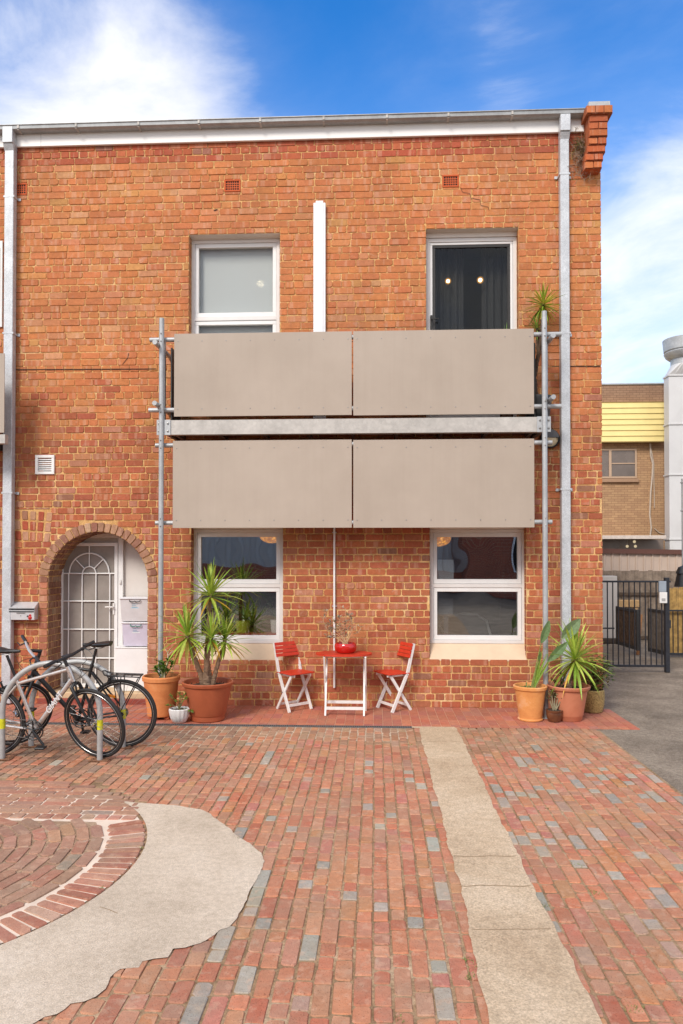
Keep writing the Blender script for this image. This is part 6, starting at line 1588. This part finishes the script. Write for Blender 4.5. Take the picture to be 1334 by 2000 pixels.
for x in (7,11):
    zz0=2.6 if x<4 else 1.2; yy=YO+.12 if x<4 else YO+1.01; f=MB(); frame_ring(f,x-.8,x+.8,zz0,zz0+1.5,.08,yy,yy+.05); o=obj('window', f, M_WHITE, t); obj('pane', MB().box(x-.73,x+.73,yy+.01,yy+.02,zz0+.07,zz0+1.43), M_BLACK, o)

# ------------------------------------------------------------------ WORLD, SUN, CAMERA
SUN_EL=R(40); SUN_AZ=R(-25)   # azimuth measured from behind the camera, negative = from the left
W=bpy.data.worlds.new('World'); S.world=W; W.use_nodes=True; nt=W.node_tree
for n in list(nt.nodes): nt.nodes.remove(n)
out=N(nt,'ShaderNodeOutputWorld'); bg=N(nt,'ShaderNodeBackground'); L(nt,bg.outputs[0],out.inputs[0])
sky=N(nt,'ShaderNodeTexSky',sky_type='NISHITA'); sky.sun_disc=False; sky.sun_elevation=SUN_EL; 
sdir=V((math.sin(SUN_AZ),-math.cos(SUN_AZ),0))   # horizontal direction towards the sun
sky.sun_rotation=math.atan2(sdir.x,sdir.y); sky.air_density=1.0; sky.dust_density=.3; sky.ozone_density=2.2
tc=N(nt,'ShaderNodeTexCoord'); gen=tc.outputs['Generated']
hs=N(nt,'ShaderNodeHueSaturation'); hs.inputs['Hue'].default_value=.507; hs.inputs['Saturation'].default_value=SKY_SAT; hs.inputs['Value'].default_value=SKY_VAL; L(nt,sky.outputs[0],hs.inputs['Color'])
mp=N(nt,'ShaderNodeMapping'); L(nt,gen,mp.inputs['Vector']); mp.inputs['Scale'].default_value=(1.0,1.0,2.4)
n1=noise(nt,2.6,9,.60,mp.outputs[0],.55); n2=noise(nt,1.3,4,.5,mp.outputs[0])
def lobe(u,v,p0,p1,val):
    d=ray(u,v).normalized(); vm=N(nt,'ShaderNodeVectorMath',operation='DOT_PRODUCT'); nz=N(nt,'ShaderNodeVectorMath',operation='NORMALIZE'); L(nt,gen,nz.inputs[0]); L(nt,nz.outputs[0],vm.inputs[0]); vm.inputs[1].default_value=d
    mr=N(nt,'ShaderNodeMapRange',interpolation_type='SMOOTHSTEP'); L(nt,vm.outputs['Value'],mr.inputs[0]); mr.inputs[1].default_value=math.cos(R(p1)); mr.inputs[2].default_value=math.cos(R(p0)); mr.inputs[3].default_value=0; mr.inputs[4].default_value=val; return mr.outputs[0]
def madd(a,b,op='ADD'):
    m=N(nt,'ShaderNodeMath',operation=op)
    for i,x in enumerate((a,b)):
        if isinstance(x,(int,float)): m.inputs[i].default_value=x
        else: L(nt,x,m.inputs[i])
    return m.outputs[0]
s=n1.outputs[0]
s=madd(s,madd(madd(n2.outputs[0],-.5),.25,'MULTIPLY'))
for a in LOBES: s=madd(s,lobe(*a))
sz=N(nt,'ShaderNodeSeparateXYZ'); L(nt,gen,sz.inputs[0])
# extra unseen cloud behind the camera, added to whiten skylight and pane reflections
back=N(nt,'ShaderNodeMapRange'); L(nt,sz.outputs[1],back.inputs[0]); back.inputs[1].default_value=.35; back.inputs[2].default_value=-.25; back.inputs[3].default_value=0; back.inputs[4].default_value=.42; s=madd(s,back.outputs[0])
zen=N(nt,'ShaderNodeMapRange'); L(nt,sz.outputs[2],zen.inputs[0]); zen.inputs[1].default_value=.74; zen.inputs[2].default_value=.88; zen.inputs[3].default_value=0; zen.inputs[4].default_value=.26; s=madd(s,zen.outputs[0])  # unseen overhead cloud, added to take the blue out of the light from above
cm=ramp(nt,s,[(.54,(0,0,0)),(.72,(.42,)*3),(.95,(.97,)*3)]); cm.color_ramp.interpolation='B_SPLINE'
cloudc=ramp(nt,n1.outputs[0],[(.35,CL1),(.65,CL2)])
mixed=mixc(nt,cm.outputs[0],hs.outputs[0],cloudc.outputs[0])
hz=N(nt,'ShaderNodeMapRange',interpolation_type='SMOOTHSTEP'); L(nt,sz.outputs[2],hz.inputs[0]); hz.inputs[1].default_value=.62; hz.inputs[2].default_value=.10; hz.inputs[3].default_value=0; hz.inputs[4].default_value=.42
thin=mixc(nt,hz.outputs[0],hs.outputs[0],(4.2,5.3,6.6,1)); nt.links.remove(mixed.node.inputs[6].links[0]); L(nt,thin,mixed.node.inputs[6])
L(nt,mixed,bg.inputs[0]); bg.inputs[1].default_value=SKY_STR
sl=bpy.data.lights.new('sun','SUN'); sl.energy=SUN_E; sl.angle=R(SUN_ANG); sl.color=(1,.94,.86)
so=bpy.data.objects.new('sun',sl); COL.objects.link(so)
dirv=V((sdir.x*math.cos(SUN_EL),sdir.y*math.cos(SUN_EL),math.sin(SUN_EL))); so.rotation_euler=(-dirv).to_track_quat('-Z','Y').to_euler()
cam=bpy.data.cameras.new('camera'); co=bpy.data.objects.new('camera',cam); COL.objects.link(co)
co.location=CAM; co.rotation_euler=(PI/2+PIT,0,PSI); cam.sensor_fit='VERTICAL'; cam.sensor_height=36; cam.sensor_width=24; cam.lens=F_PX/2000*36; cam.shift_y=(CYP-1000)/2000; cam.shift_x=0
cam.clip_start=.05; cam.clip_end=600; S.camera=co
S.view_settings.view_transform='Standard'; S.view_settings.look='None'; S.view_settings.gamma=1; S.view_settings.exposure=EXPO
S.cycles.max_bounces=8; S.cycles.transparent_max_bounces=12; S.cycles.diffuse_bounces=3; S.cycles.caustics_reflective=False; S.cycles.caustics_refractive=False
clearw()
